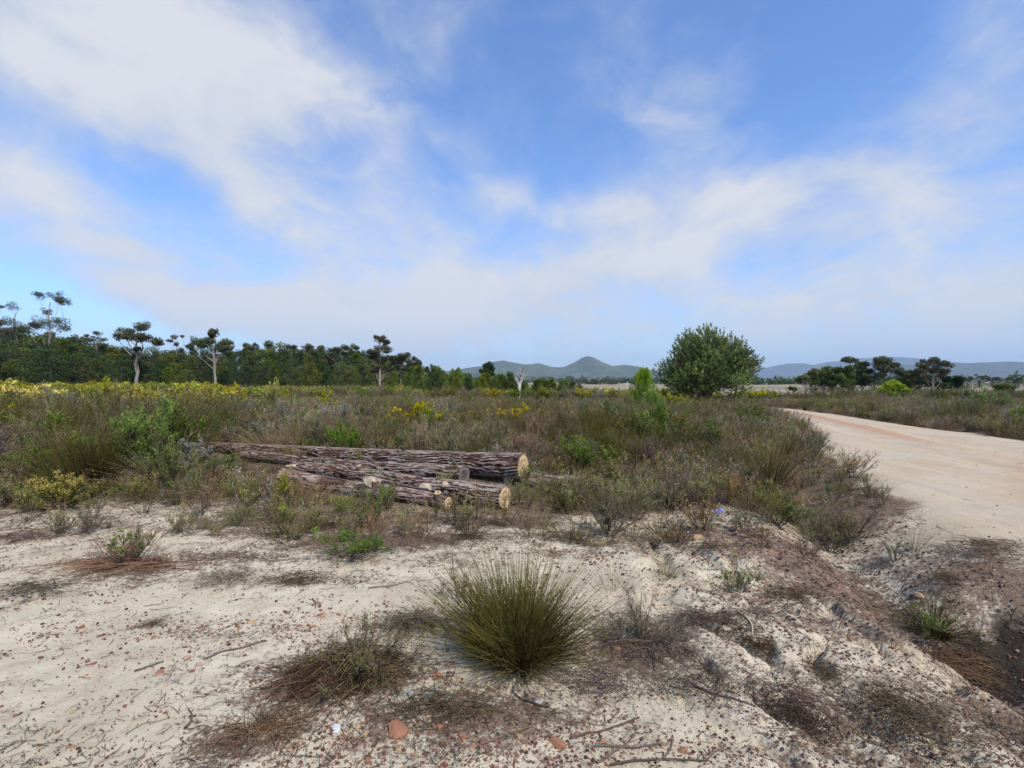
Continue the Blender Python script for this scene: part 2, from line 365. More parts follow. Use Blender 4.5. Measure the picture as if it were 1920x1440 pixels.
def ground_mat():
    m, T, o = mat('sandy_ground')
    tc = T.n('ShaderNodeTexCoord').outputs['Object']
    n_big = T.noise(tc, .9, 5, .6); n_mid = T.noise(tc, 5.5, 6, .65, .3); n_fin = T.noise(tc, 38, 5, .7); n_gr = T.noise(tc, 170, 3, .7)
    sand = T.mix(T.rng(n_big, .32, .68), (.42, .355, .25), (.57, .505, .375))
    sand = T.mix(T.rng(n_mid, .48, .74, 0, .7), sand, (.34, .26, .18))
    sand = T.mix(T.rng(n_fin, .56, .72, 0, .6), sand, (.24, .165, .115))
    sand = T.mix(T.rng(n_gr, .62, .74, 0, .6), sand, (.20, .12, .08))
    litter = T.mix(T.rng(n_fin, .35, .65), (.060, .041, .029), (.19, .132, .092))
    litter = T.mix(T.rng(n_gr, .58, .70, 0, .6), litter, (.38, .30, .22))
    lm = T.m('ADD', T.attr('litter'), T.m('MULTIPLY', T.m('SUBTRACT', n_mid, .5), 1.5))
    lm = T.m('ADD', lm, T.m('MULTIPLY', T.m('SUBTRACT', n_fin, .5), 2.2))
    c = T.mix(T.rng(lm, .30, .62), sand, litter)
    redm = T.m('ADD', T.attr('red'), T.m('MULTIPLY', T.m('SUBTRACT', n_fin, .5), 1.2))
    redc = T.mix(n_mid, (.27, .175, .115), (.42, .30, .205))
    c = T.mix(T.rng(redm, .35, .8, 0, .8), c, redc)
    pm = T.m('ADD', T.attr('hollow_shade'), T.m('MULTIPLY', T.m('SUBTRACT', n_mid, .5), 1.1))
    c = T.mix(T.rng(pm, .25, .6, 0, .93), c, (.035, .026, .022))  # near-black shade of the ditch hollow, painted into the soil colour
    # the road: pinkish compacted gravel
    nr = T.noise(T.map(tc, rot=(0, 0, R(-28)), scale=(1.0, .25, 1)), 1.5, 5, .6, .4)
    road = T.mix(T.rng(nr, .3, .7), (.415, .33, .22), (.49, .41, .295))
    road = T.mix(T.rng(n_big, .5, .72, 0, .65), road, (.44, .395, .335))
    road = T.mix(T.rng(n_fin, .58, .72, 0, .35), road, (.36, .27, .20))
    road = T.mix(T.rng(n_gr, .64, .74, 0, .5), road, (.25, .17, .12))
    n_st = T.noise(T.map(tc, rot=(0, 0, R(-35)), scale=(1.0, .35, 1)), 2.6, 7, .7, .6)
    road = T.mix(T.rng(n_st, .52, .66, 0, .6), road, (.40, .275, .185)); road = T.mix(T.rng(n_st, .42, .30, 0, .5), road, (.40, .365, .32))
    rb = T.m('ADD', T.attr('rut'), T.m('MULTIPLY', T.m('SUBTRACT', n_mid, .5), 1.1))
    road = T.mix(T.rng(rb, .3, .9, 0, .85), road, (.40, .235, .145))
    rm = T.m('ADD', T.attr('road'), T.m('MULTIPLY', T.m('SUBTRACT', n_mid, .5), .35))
    c = T.mix(T.rng(rm, .35, .65), c, road)
    # far plain: dry grassland, with greener patches
    f1 = T.noise(T.map(tc, scale=(1, .4, 1)), .02, 5, .6); f2 = T.noise(tc, .6, 4, .7)
    fld = T.mix(T.rng(f2, .35, .65), (.255, .20, .135), (.34, .28, .20))
    fld = T.mix(T.rng(f1, .50, .62), fld, (.15, .155, .085))
    c = T.mix(T.attr('field'), c, fld)
    p = T.n('ShaderNodeBsdfPrincipled'); T.put(p.inputs['Base Color'], c); p.inputs['Roughness'].default_value = .95
    p.inputs['Specular IOR Level'].default_value = .1
    h = T.m('ADD', T.m('MULTIPLY', n_fin, .012), T.m('ADD', T.m('MULTIPLY', n_gr, .003), T.m('MULTIPLY', n_mid, .02)))
    bp = T.n('ShaderNodeBump'); bp.inputs['Strength'].default_value = .8; bp.inputs['Distance'].default_value = 1.0
    T.put(bp.inputs['Height'], h); T.put(p.inputs['Normal'], bp.outputs[0]); T.t.links.new(p.outputs[0], o.inputs[0]); return m
M['ground'] = ground_mat()

def litter_amt(x, y, sd):
    """how much dead plant litter lies on the sand (0..1)"""
    n = fbm(x * .7, y * .7, 3, 88)
    a = sst(5.3, 7.2, y + 1.6 * (n - .5) - .15 * np.clip(x, -6, 0)) * .95            # under the heath
    a = a * (1 - .75 * np.exp(-(((x + 4.6) / 1.3) ** 2 + ((y - 6.3) / .8) ** 2)))
    for (cx, cy, sx, sy, w) in [(-.95, 2.75, .55, .28, .95), (-.2, 2.45, .75, .3, .75), (.75, 3.05, .6, .3, .8), (1.05, 3.5, .8, .25, .6), (-2.1, 6.0, 1.8, .8, 1.0), (-1.4, 5.2, 1.3, .45, .95), (-.3, 5.9, 1.1, .4, .9), (-2.6, 4.7, .8, .25, .7), (-2.9, 5.4, 1.0, .3, .6), (-.6, 4.6, .7, .2, .5), (-1.5, 4.2, .7, .15, .45), (.6, 4.9, .8, .2, .5), (-4.2, 3.6, .8, .25, .45), (-1.9, 3.35, .9, .12, .4),
                                (-3.3, 4.3, .8, .35, .6), (-2.3, 4.4, .6, .2, .4), (-5.5, 5.4, 1.2, .5, .5), (-1.25, 2.25, .3, .25, .7), (1.55, 2.5, .5, .6, .6), (2.0, 3.9, .8, .7, .55), (2.6, 2.6, .6, .5, .8),
                                (1.3, 5.4, 1.3, .5, .6), (3.0, 4.8, .9, 1.6, .95), (4.2, 4.6, .8, .9, .7), (2.2, 5.6, .9, .6, .75), (4.4, 3.4, .9, .9, .8), (3.7, 2.6, 1.2, .8, 1.0), (3.4, 7.5, 1.0, 1.8, .8), (0.1, 5.3, .8, .3, .5), (3.4, 3.1, .8, .6, 1.0)]:
        a = np.maximum(a, w * np.exp(-(((x - cx) / sx) ** 2 + ((y - cy) / sy) ** 2)))
    return np.clip(a, 0, 1) * (1 - sst(-.15, .3, sd))

def build_ground():
    ang = np.concatenate([np.linspace(-56, 56, 470), np.linspace(56, 304, 70)[1:-1]]) * np.pi / 180
    rad = np.concatenate([[.25], np.geomspace(.9, 16, 330), np.geomspace(16, 140, 110)[1:], np.geomspace(140, 12000, 60)[1:]])
    A, Rr = np.meshgrid(ang, rad); X = np.sin(A) * Rr; Y = np.cos(A) * Rr
    sd = road_sd(X, Y); Z = height(X, Y, sd)
    n, k = X.shape
    idx = np.arange(n * k).reshape(n, k); nx = np.roll(idx, -1, axis=1)
    Q = np.stack([idx[:-1], idx[1:], nx[1:], nx[:-1]], -1).reshape(-1, 4)
    V = np.stack([X, Y, Z], -1).reshape(-1, 3)
    wob = (fbm(X * 1.1, Y * 1.1, 4, 55) - .5)
    roadm = sst(-.45, .35, sd + 1.1 * wob)
    lit = litter_amt(X, Y, sd + .5 * wob)
    red = sst(.2, .6, fbm(X * .8, Y * .8, 3, 14) - .25 + .25 * sst(2.2, 3.2, X) * (Y < 12)) * .5
    red = np.maximum(red, .50 * np.exp(-((seg_dist(X, Y, DITCH, False)[0] - .5) / .55) ** 2) * (1 - roadm))
    # rusty strip between the wheel tracks
    rut, _ = seg_dist(X, Y, TRACK, False)
    rutm = np.exp(-(rut / .45) ** 2) * sst(8, 16, Y) + .5 * np.exp(-(seg_dist(X, Y, np.array([(6.6, 6.4), (9, 9), (12, 11)], float), False)[0] / .7) ** 2)
    field = sst(52, 82, np.hypot(X, Y) + 14 * (fbm(X * .05, Y * .05, 3, 6) - .5) * 2)
    hollow_shade = np.exp(-((((X - 3.78) / .48) ** 2 + ((Y - 3.9) / .38) ** 2)) ** 1.5) * (1 - roadm)  # mask for the painted shadow inside the ditch hollow
    at_ = {'hollow_shade': hollow_shade, 'road': roadm, 'litter': lit, 'red': red, 'rut': rutm, 'field': field}
    fm = (roadm.reshape(-1)[Q].mean(1) > .5)
    def sub(name, sel, kindname):
        q = Q[sel]; used, inv = np.unique(q, return_inverse=True)
        g = G(); g.add(V[used], Q=inv.reshape(-1, 4))
        # plug the small hole at the camera's foot
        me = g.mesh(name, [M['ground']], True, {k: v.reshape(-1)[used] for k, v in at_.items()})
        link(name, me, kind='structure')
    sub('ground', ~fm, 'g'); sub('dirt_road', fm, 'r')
    c = G(); th = np.linspace(0, 2 * np.pi, 24, endpoint=False)
    vv = np.concatenate([[[0, 0, Z[0].mean()]], np.stack([np.cos(th) * .26, np.sin(th) * .26, np.full(24, Z[0].mean() - .004)], 1)])
    c.add(vv, T=[(0, i + 1, (i + 1) % 24 + 1) for i in range(24)])
    link('ground', c.mesh('ground', [M['ground']], True, {k: np.zeros(25) for k in at_}), kind='structure')
build_ground()

# ------------------------------------------------------------------ hills and mountains
def hill_mat(name, a, b, rock):
    m, T, o = mat(name); tc = T.n('ShaderNodeTexCoord').outputs['Object']
    n = T.noise(tc, .006, 8, .62); n2 = T.noise(tc, .03, 6, .65)
    c = T.mix(T.rng(n, .4, .6), a, b); c = T.mix(T.rng(n2, .52, .68, 0, .7), c, rock); c = T.mix(T.rng(n2, .30, .45, .6, 0), c, (.03, .045, .025))
    p = T.n('ShaderNodeBsdfPrincipled'); T.put(p.inputs['Base Color'], c); p.inputs['Roughness'].default_value = 1; p.inputs['Specular IOR Level'].default_value = 0
    T.t.links.new(p.outputs[0], o.inputs[0]); return m
M['hill_green'] = hill_mat('scrubby_hillside', (.055, .075, .04), (.085, .095, .05), (.17, .15, .10))
M['hill_far'] = hill_mat('distant_mountainside', (.05, .07, .05), (.075, .085, .06), (.13, .12, .10))
def ridge(name, D, depth, prof, m, seed, rough=.18, nu=260, nt=60):
    u = np.linspace(prof[0][0], prof[-1][0], nu); v = np.interp(u, [p[0] for p in prof], [p[1] for p in prof])
    H = (VH - v) / F * D + EYE + 6
    x = (u - UC) / F * D; t = np.linspace(0, 1, nt)
    Xg, Tg = np.meshgrid(x, t); Hg = np.broadcast_to(H, Xg.shape)
    prf = np.where(Tg < .5, np.sin(Tg * np.pi) ** 1.25, np.sin(Tg * np.pi))
    Y = D + (Tg - .5) * depth
    n = 1 - np.abs(2 * fbm(Xg / D * 26, Y / D * 26, 5, seed) - 1)
    w = fbm(Xg / D * 60, Y / D * 60, 4, seed + 9) - .5
    Z = Hg * prf * (1 + rough * (n - .75) * 4 * (np.abs(Tg - .5) * 2) ** .7 * (1.05 - prf * .6)) + Hg * .05 * w * prf - 6
    idx = np.arange(nu * nt).reshape(nt, nu)
    Q = np.stack([idx[:-1, :-1], idx[:-1, 1:], idx[1:, 1:], idx[1:, :-1]], -1).reshape(-1, 4)
    g = G(); g.add(np.stack([Xg, Y, Z], -1), Q=Q); link(name, g.mesh(name, [m]), kind='structure')
ridge('mountain', 4200, 2300, [(740, 716), (800, 704), (840, 697), (880, 690), (905, 687), (925, 679), (945, 677), (962, 680), (985, 684), (1010, 682), (1032, 688), (1050, 689), (1060, 687), (1078, 680), (1096, 669.5), (1102, 669), (1122, 681), (1143, 688),
                               (1160, 685), (1176, 686), (1195, 692), (1225, 702), (1250, 707), (1300, 714)], M['hill_green'], 3)
ridge('foothill', 2100, 1300, [(700, 717), (760, 711), (830, 705), (900, 700), (960, 703), (1020, 708), (1090, 711), (1180, 711), (1260, 714), (1330, 717)], M['hill_green'], 8, .12)
ridge('mountain', 7600, 3400, [(1290, 716), (1370, 703), (1400, 697), (1430, 694), (1452, 689), (1475, 684), (1487, 681), (1500, 685), (1520, 690), (1545, 684), (1575, 677), (1610, 672), (1660, 670), (1720, 676), (1800, 684), (1900, 700)], M['hill_far'], 15)
ridge('mountain', 4600, 2200, [(1400, 716), (1480, 711), (1560, 702), (1640, 688), (1690, 684), (1750, 685), (1780, 682), (1830, 680), (1880, 679), (1940, 680), (2060, 684), (2250, 700), (2400, 714)], M['hill_far'], 29)
ridge('mountain', 5200, 2600, [(-900, 714), (-600, 690), (-300, 676), (0, 684), (200, 694), (420, 700), (620, 705), (760, 714)], M['hill_green'], 37)

# ------------------------------------------------------------------ haze
def build_haze():
    g = G(); x0, x1, y0, y1, z0, z1 = -9500, 14500, -300, 9700, -12, 420
    V = [(x, y, z) for x in (x0, x1) for y in (y0, y1) for z in (z0, z1)]
    g.add(V, Q=[(0, 1, 3, 2), (4, 6, 7, 5), (0, 4, 5, 1), (2, 3, 7, 6), (0, 2, 6, 4), (1, 5, 7, 3)])
    m = bpy.data.materials.new('pale_air'); m.use_nodes = True; t = m.node_tree; t.nodes.clear(); T = NT(t)
    o = T.n('ShaderNodeOutputMaterial'); v = T.n('ShaderNodeVolumePrincipled')
    v.inputs['Color'].default_value = (.60, .78, 1.0, 1); v.inputs['Density'].default_value = 1.1e-4
    v.inputs['Anisotropy'].default_value = 0.0
    t.links.new(v.outputs[0], o.inputs['Volume'])
    link('haze', g.mesh('haze', [m], False), kind='stuff', label='thin pale blue air in front of the distant mountains')
build_haze()

# ------------------------------------------------------------------ plant prototypes
def heath(seed, H=1.0, lean=.75, twm='twig', lfm='heath', nst=16, nb=130, nt=1150, nl=3600, ls=(.020, .007), tl=.2, up=.55, tint=(0, 1)):
    r = np.random.default_rng(seed); g = G(); k = H ** .75
    P = stems(nst, .10 * k, H * .82, lean, 6, r, hvar=.5); P += r.normal(size=P.shape) * .02 * H * (np.linspace(0, 1, 6)[None, :, None] > 0); tubes(g, P, taper(P, .009, .004) * k, 4, r.uniform(0, .5, nst), 0)
    B = grow(P, nb, .2, 1, .36 * H, .7, up, 4, r, wob=.1); tubes(g, B, taper(B, .0042, .002) * k, 3, r.uniform(.1, .6, nb), 0)
    W = grow(B, nt, .15, 1, tl * H, .65, up * .8, 3, r, wob=.1); tubes(g, W, taper(W, .0026, .0011) * k, 3, r.uniform(.2, 1, nt), 0)
    i = r.integers(0, nt, nl); f = r.uniform(.1, 1, nl)[:, None]
    p = W[i, 0] * (1 - f) + W[i, 2] * f; d = nrm(W[i, 2] - W[i, 0]) + r.normal(size=(nl, 3)) * .7
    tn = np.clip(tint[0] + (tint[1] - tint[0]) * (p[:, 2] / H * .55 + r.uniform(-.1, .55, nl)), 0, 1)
    leaves(g, p, d, ls[0] * r.uniform(.7, 1.5, nl), ls[1] * r.uniform(.7, 1.4, nl), tn, 1, r)
    return g.mesh('shrub', [M[twm], M[lfm]])
def reeds(seed, H=.9, n=420, lean=.6, m='restio', r0=.09, rad=.0022, heads=True, sag=.05, lp=.6):
    r = np.random.default_rng(seed); g = G()
    P = stems(n, r0, H, lean, 5, r, curve=.6, leanpow=lp, hvar=.45, sag=sag)
    tn = np.linspace(.1, .85, 5)[None] + r.uniform(-.25, .25, (n, 1)); tubes(g, P, taper(P, rad, rad * .5), 3, np.clip(tn, 0, 1), 0)
    if heads:
        i = r.integers(0, n, n // 2); leaves(g, P[i, -1], nrm(P[i, -1] - P[i, -2]) , .035 * H, .009, r.uniform(.1, .6, len(i)), 0, r)
    return g.mesh('tuft', [M[m]])
def bushy(seed, H=1.0, lfm='grey', nst=16, nb=130, nt=520, nl=5200, ls=(.032, .012), lean=1.0, twm='twig', tight=.35):
    r = np.random.default_rng(seed); g = G()
    P = stems(nst, .09, H * .8, lean, 5, r, curve=.1); tubes(g, P, taper(P, .012, .005), 4, r.uniform(0, .4, nst), 0)
    B = grow(P, nb, .3, 1, .32 * H, .6, .5, 4, r); tubes(g, B, taper(B, .005, .002), 3, .3, 0)
    W = grow(B, nt, .3, 1, .15 * H, .7, .6, 3, r); tubes(g, W, taper(W, .003, .0014), 3, .4, 0)
    i = r.integers(0, nt, nl); f = r.uniform(.1, 1.1, nl)[:, None]
    p = W[i, 0] * (1 - f) + W[i, 2] * f + r.normal(size=(nl, 3)) * .008; d = nrm(W[i, 2] - W[i, 0]) + r.normal(size=(nl, 3)) * tight * 1.6
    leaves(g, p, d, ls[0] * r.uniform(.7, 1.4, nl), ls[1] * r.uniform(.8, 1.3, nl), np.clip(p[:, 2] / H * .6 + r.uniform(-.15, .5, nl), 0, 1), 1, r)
    return g.mesh('shrub', [M[twm], M[lfm]])
def conebush(seed, H=1.3, lo=.15, hi=1.0, spread=1.25):
    r = np.random.default_rng(seed); g = G()
    P = stems(22, .14, H * .78, spread, 5, r, curve=.05, hvar=.12, leanpow=.6); tubes(g, P, taper(P, .018, .008), 5, r.uniform(0, .5, 22), 0)
    B = grow(P, 420, .4, 1, .30 * H, .65, .75, 4, r); tubes(g, B, taper(B, .006, .0035), 3, .35, 0)
    nn = 5200; i = r.integers(0, len(B), nn); f = r.uniform(0, 1, nn); k = np.minimum((f * 3).astype(int), 2); fr = (f * 3 - k)[:, None]
    p = B[i, k] * (1 - fr) + B[i, k + 1] * fr; d = nrm(B[i, k + 1] - B[i, k]) * .8 + r.normal(size=(nn, 3)) * .5
    leaves(g, p, d, .055 * r.uniform(.8, 1.3, nn), .018, np.clip(lo + .35 * f + r.uniform(-.12, .12, nn), 0, 1), 1, r)
    n = len(B); tip = np.repeat(B[:, -1], 14, 0); td = np.repeat(nrm(B[:, -1] - B[:, -2]), 14, 0)
    bt = np.repeat(r.uniform(hi - .35, hi, n) * np.clip(.45 + .75 * B[:, -1, 2] / H, 0, 1), 14)
    leaves(g, tip - td * .02, td + r.normal(size=tip.shape) * .5, .075 * r.uniform(.8, 1.2, len(tip)), .026, np.clip(bt + r.uniform(-.1, .1, len(tip)), 0, 1), 1, r)
    return g.mesh('conebush', [M['twig'], M['yellow']])
def sapling(seed, H=2.0, m='bright', wid=.62, nb=90, tuft=30, L=.14, W=.009):
    r = np.random.default_rng(seed); g = G()
    K = 7; tr = np.zeros((1, K, 3)); tr[0, :, 2] = np.linspace(-.03, H, K); tr[0, :, :2] += r.normal(size=(K, 2)) * .02 * H
    tubes(g, tr, np.linspace(.02 * H, .005 * H, K)[None], 6, .3, 0)
    z = np.sort(r.uniform(.05, .98, nb)); a = r.uniform(0, 2 * np.pi, nb); ln = wid * H * .62 * (1 - z) ** .8 + .10
    k = (z * (K - 1)); ki = np.minimum(k.astype(int), K - 2); fr = (k - ki)[:, None]; p0 = tr[0, ki] * (1 - fr) + tr[0, ki + 1] * fr
    s = np.linspace(0, 1, 5)[None, :, None]; out = np.stack([np.cos(a), np.sin(a), np.zeros(nb)], 1)
    B = p0[:, None] + (out[:, None] * s * .85 + np.array([0, 0, 1.]) * s * s * .75) * ln[:, None, None]
    tubes(g, B, taper(B, .008, .004), 3, .4, 0)
    n = nb * tuft; i = np.repeat(np.arange(nb), tuft); f = r.uniform(.25, 1, n); kk = np.minimum((f * 4).astype(int), 3); fr = (f * 4 - kk)[:, None]
    p = B[i, kk] * (1 - fr) + B[i, kk + 1] * fr; d = nrm(B[i, kk + 1] - B[i, kk])
    for _ in range(4):
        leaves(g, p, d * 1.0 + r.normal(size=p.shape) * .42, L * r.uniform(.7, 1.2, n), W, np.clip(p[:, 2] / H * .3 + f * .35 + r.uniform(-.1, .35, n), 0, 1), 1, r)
    return g.mesh('sapling', [M['pinebark'], M[m]])
def feather(seed, H=.9):
    """soft bright green bush of plume-like shoots"""
    r = np.random.default_rng(seed); g = G()
    P = stems(26, .08, H * .8, .85, 6, r, curve=.1, hvar=.5); P[..., 0] += .25 * (P[..., 2] / H) ** 1.5 * H
    tubes(g, P, taper(P, .009, .004), 4, .3, 0)
    B = grow(P, 230, .2, 1, .2 * H, .55, .7, 4, r); tubes(g, B, taper(B, .004, .002), 3, .4, 0)
    n = 24000; i = r.integers(0, len(B), n); f = r.uniform(.1, 1, n); k = np.minimum((f * 3).astype(int), 2); fr = (f * 3 - k)[:, None]
    p = B[i, k] * (1 - fr) + B[i, k + 1] * fr; d = nrm(B[i, k + 1] - B[i, k]) * .8 + r.normal(size=(n, 3)) * .5
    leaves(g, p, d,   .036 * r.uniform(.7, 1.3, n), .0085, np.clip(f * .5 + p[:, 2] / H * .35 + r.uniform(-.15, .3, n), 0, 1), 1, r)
    return g.mesh('shrub', [M['twig'], M['bright']])
def lying(n, L, seed, w=(1, 1), dirv=None, dspread=3.2, rise=.10, m='deadbrown', rad=.0016, K=5, hump=.08, tint=(0, 1)):
    """a low heap of fallen stems or twigs"""
    r = np.random.default_rng(seed); g = G()
    c = r.normal(size=(n, 2)) * .42 * np.array(w); base = np.zeros((n, 3)); base[:, :2] = c
    q = np.exp(-((c / np.array(w)) ** 2).sum(1) * 1.4)
    base[:, 2] = r.uniform(0, 1, n) * hump * q
    a0 = 0 if dirv is None else math.atan2(dirv[1], dirv[0]); a = a0 + r.normal(size=n) * dspread
    ln = L * r.uniform(.35, 1.1, n); s = np.linspace(0, 1, K)[None, :, None]
    d = np.stack([np.cos(a), np.sin(a), r.uniform(0, 1, n) * rise * 3 * q], 1)
    pp = np.stack([-np.sin(a), np.cos(a), np.zeros(n)], 1)
    P = base[:, None] + (d[:, None] * s + pp[:, None] * (r.normal(size=(n, 1, 1)) * .18) * s * s) * ln[:, None, None]
    P[..., 2] -= (s[..., 0] ** 2) * (rise * 2.2 * q * ln)[:, None]; P[..., 2] = np.maximum(P[..., 2], .002) + .001
    tubes(g, P, taper(P, rad, rad * .5) * r.uniform(.6, 1.6, (n, 1)), 3, r.uniform(tint[0], tint[1], n), 0)
    return g.mesh('heap', [M[m]])

NV = 4
PROTO = {
    'brown_heath': [heath(100 + i, nst=14 + i) for i in range(NV)],
    'grey_heath': [heath(120 + i, lfm='grey', twm='deadtwig', nl=900, nt=1100, ls=(.018, .007), tint=(0, .7)) for i in range(NV)],
    'green_heath': [heath(140 + i, lfm='heathgreen', nl=3200, lean=.55) for i in range(NV)],
    'reed_tuft': [reeds(160 + i) for i in range(NV)],
    'silver_bush': [bushy(180 + i) for i in range(3)],
    'conebush': [conebush(200 + i, lo=(.05, .2, .1)[i], hi=(.95, 1.0, .8)[i]) for i in range(3)],
    'green_bush': [bushy(220 + i, lfm='green', ls=(.04, .017)) for i in range(3)],
    'straw_tuft': [reeds(240 + i, H=.7, n=300, m='dry', lean=.75, rad=.0018, sag=.25) for i in range(3)],
    'rusty_heath': [heath(260 + i, lfm='red', nl=2000) for i in range(2)],
    'pine_sapling': [sapling(280 + i) for i in range(3)],
}
INFO = {   # name -> (category, description, group)
    'brown_heath': ('shrub', 'brown twiggy heath shrub', 'brown heath shrubs'),
    'grey_heath': ('shrub', 'grey leafless looking heath shrub', 'grey heath shrubs'),
    'green_heath': ('shrub', 'olive green upright heath shrub', 'olive heath shrubs'),
    'reed_tuft': ('reed tuft', 'olive tuft of thin reeds', 'reed tufts'),
    'silver_bush': ('bush', 'silver grey rounded bush', 'silver grey bushes'),
    'conebush': ('bush', 'yellow topped conebush', 'yellow conebushes'),
    'green_bush': ('bush', 'leafy mid green bush', 'green bushes'),
    'straw_tuft': ('grass tuft', 'tuft of dry straw grass', 'dry grass tufts'),
    'rusty_heath': ('shrub', 'rusty red heath shrub', 'rusty heath shrubs'),
    'pine_sapling': ('sapling', 'young bright green pine sapling', 'pine saplings'),
}
def region(x, y):
    u = UC + F * x / max(y, .1); sd = float(road_sd(np.array([x]), np.array([y]))[0])
    if x > 10 and sd < 0 and u > 1470 and y < 60: return ('beyond the road, ' + ('near the right edge' if u > 1800 else 'below the tall dark grove trees' if u > 1640 else 'below the left of the grove' if u > 1530 else 'at the road bend'), 'on the far verge')
    lm = 'at the left edge of the view' if u < 90 else 'below the tallest gum' if u < 190 else 'below the big pale trunked gum' if u < 330 else 'below the second pale gum' if u < 460 else \
        'left of the silvery bushes' if u < 560 else 'in line with the silvery bushes' if u < 690 else 'below the forked gum' if u < 800 else 'below the lone round tree' if u < 935 else \
        'below the white dead tree' if u < 1030 else 'below the pointed mountain' if u < 1160 else 'below the lime sapling' if u < 1250 else 'below the round pine' if u < 1400 else 'beside the road'
    dp = 'front edge of heath' if y < 8.5 else 'front heath rows' if y < 11 else 'inner heath' if y < 15 else 'middle heath' if y < 22 else 'far heath' if y < 44 else 'open plain'
    return (lm + ', ' + dp, 'of the ' + dp)
KINDCOUNT = {}
hid = bpy.data.collections.new('plant_sources')          # never linked: only feeds the undergrowth below
def gn_scatter(name, label, meshes, pts, rz, sc, idx):
    col = bpy.data.collections.new(name + '_sources')
    for i, me in enumerate(meshes):
        o = bpy.data.objects.new('%s_source_%02d' % (name, i), me); col.objects.link(o)
    me = bpy.data.meshes.new(name); me.vertices.add(len(pts)); me.vertices.foreach_set('co', np.asarray(pts, np.float32).ravel())
    for k, t, v in (('rz', 'FLOAT', rz), ('sc', 'FLOAT', sc), ('idx', 'INT', idx)):
        a = me.attributes.new(k, t, 'POINT'); a.data.foreach_set('value', np.asarray(v, np.float32 if t == 'FLOAT' else np.int32))
    o = link(name, me, kind='stuff', label=label)
    ng = bpy.data.node_groups.new(name, 'GeometryNodeTree')
    ng.interface.new_socket('Geometry', in_out='INPUT', socket_type='NodeSocketGeometry'); ng.interface.new_socket('Geometry', in_out='OUTPUT', socket_type='NodeSocketGeometry')
    n = ng.nodes; gi = n.new('NodeGroupInput'); go = n.new('NodeGroupOutput'); ip = n.new('GeometryNodeInstanceOnPoints')
    ci = n.new('GeometryNodeCollectionInfo'); ci.inputs[0].default_value = col; ci.inputs['Separate Children'].default_value = True; ci.inputs['Reset Children'].default_value = True
    def na(k, t): x = n.new('GeometryNodeInputNamedAttribute'); x.data_type = t; x.inputs[0].default_value = k; return x.outputs[0]
    cr = n.new('ShaderNodeCombineXYZ'); L = ng.links.new
    L(na('rz', 'FLOAT'), cr.inputs[2]); L(gi.outputs[0], ip.inputs['Points']); L(ci.outputs[0], ip.inputs['Instance'])
    ip.inputs['Pick Instance'].default_value = True; L(na('idx', 'INT'), ip.inputs['Instance Index'])
    L(cr.outputs[0], ip.inputs['Rotation']); L(na('sc', 'FLOAT'), ip.inputs['Scale']); L(ip.outputs[0], go.inputs[0])
    md = o.modifiers.new('scatter', 'NODES'); md.node_group = ng
    return o
HN = {'brown_heath': 1.05, 'grey_heath': 1.05, 'green_heath': 1.05, 'reed_tuft': .9, 'silver_bush': .95, 'conebush': 1.35, 'green_bush': .95, 'straw_tuft': .65, 'rusty_heath': 1.05, 'pine_sapling': 2.0}
PL = []      # scattered plants: (kind, x, y, scale, rz, squash)
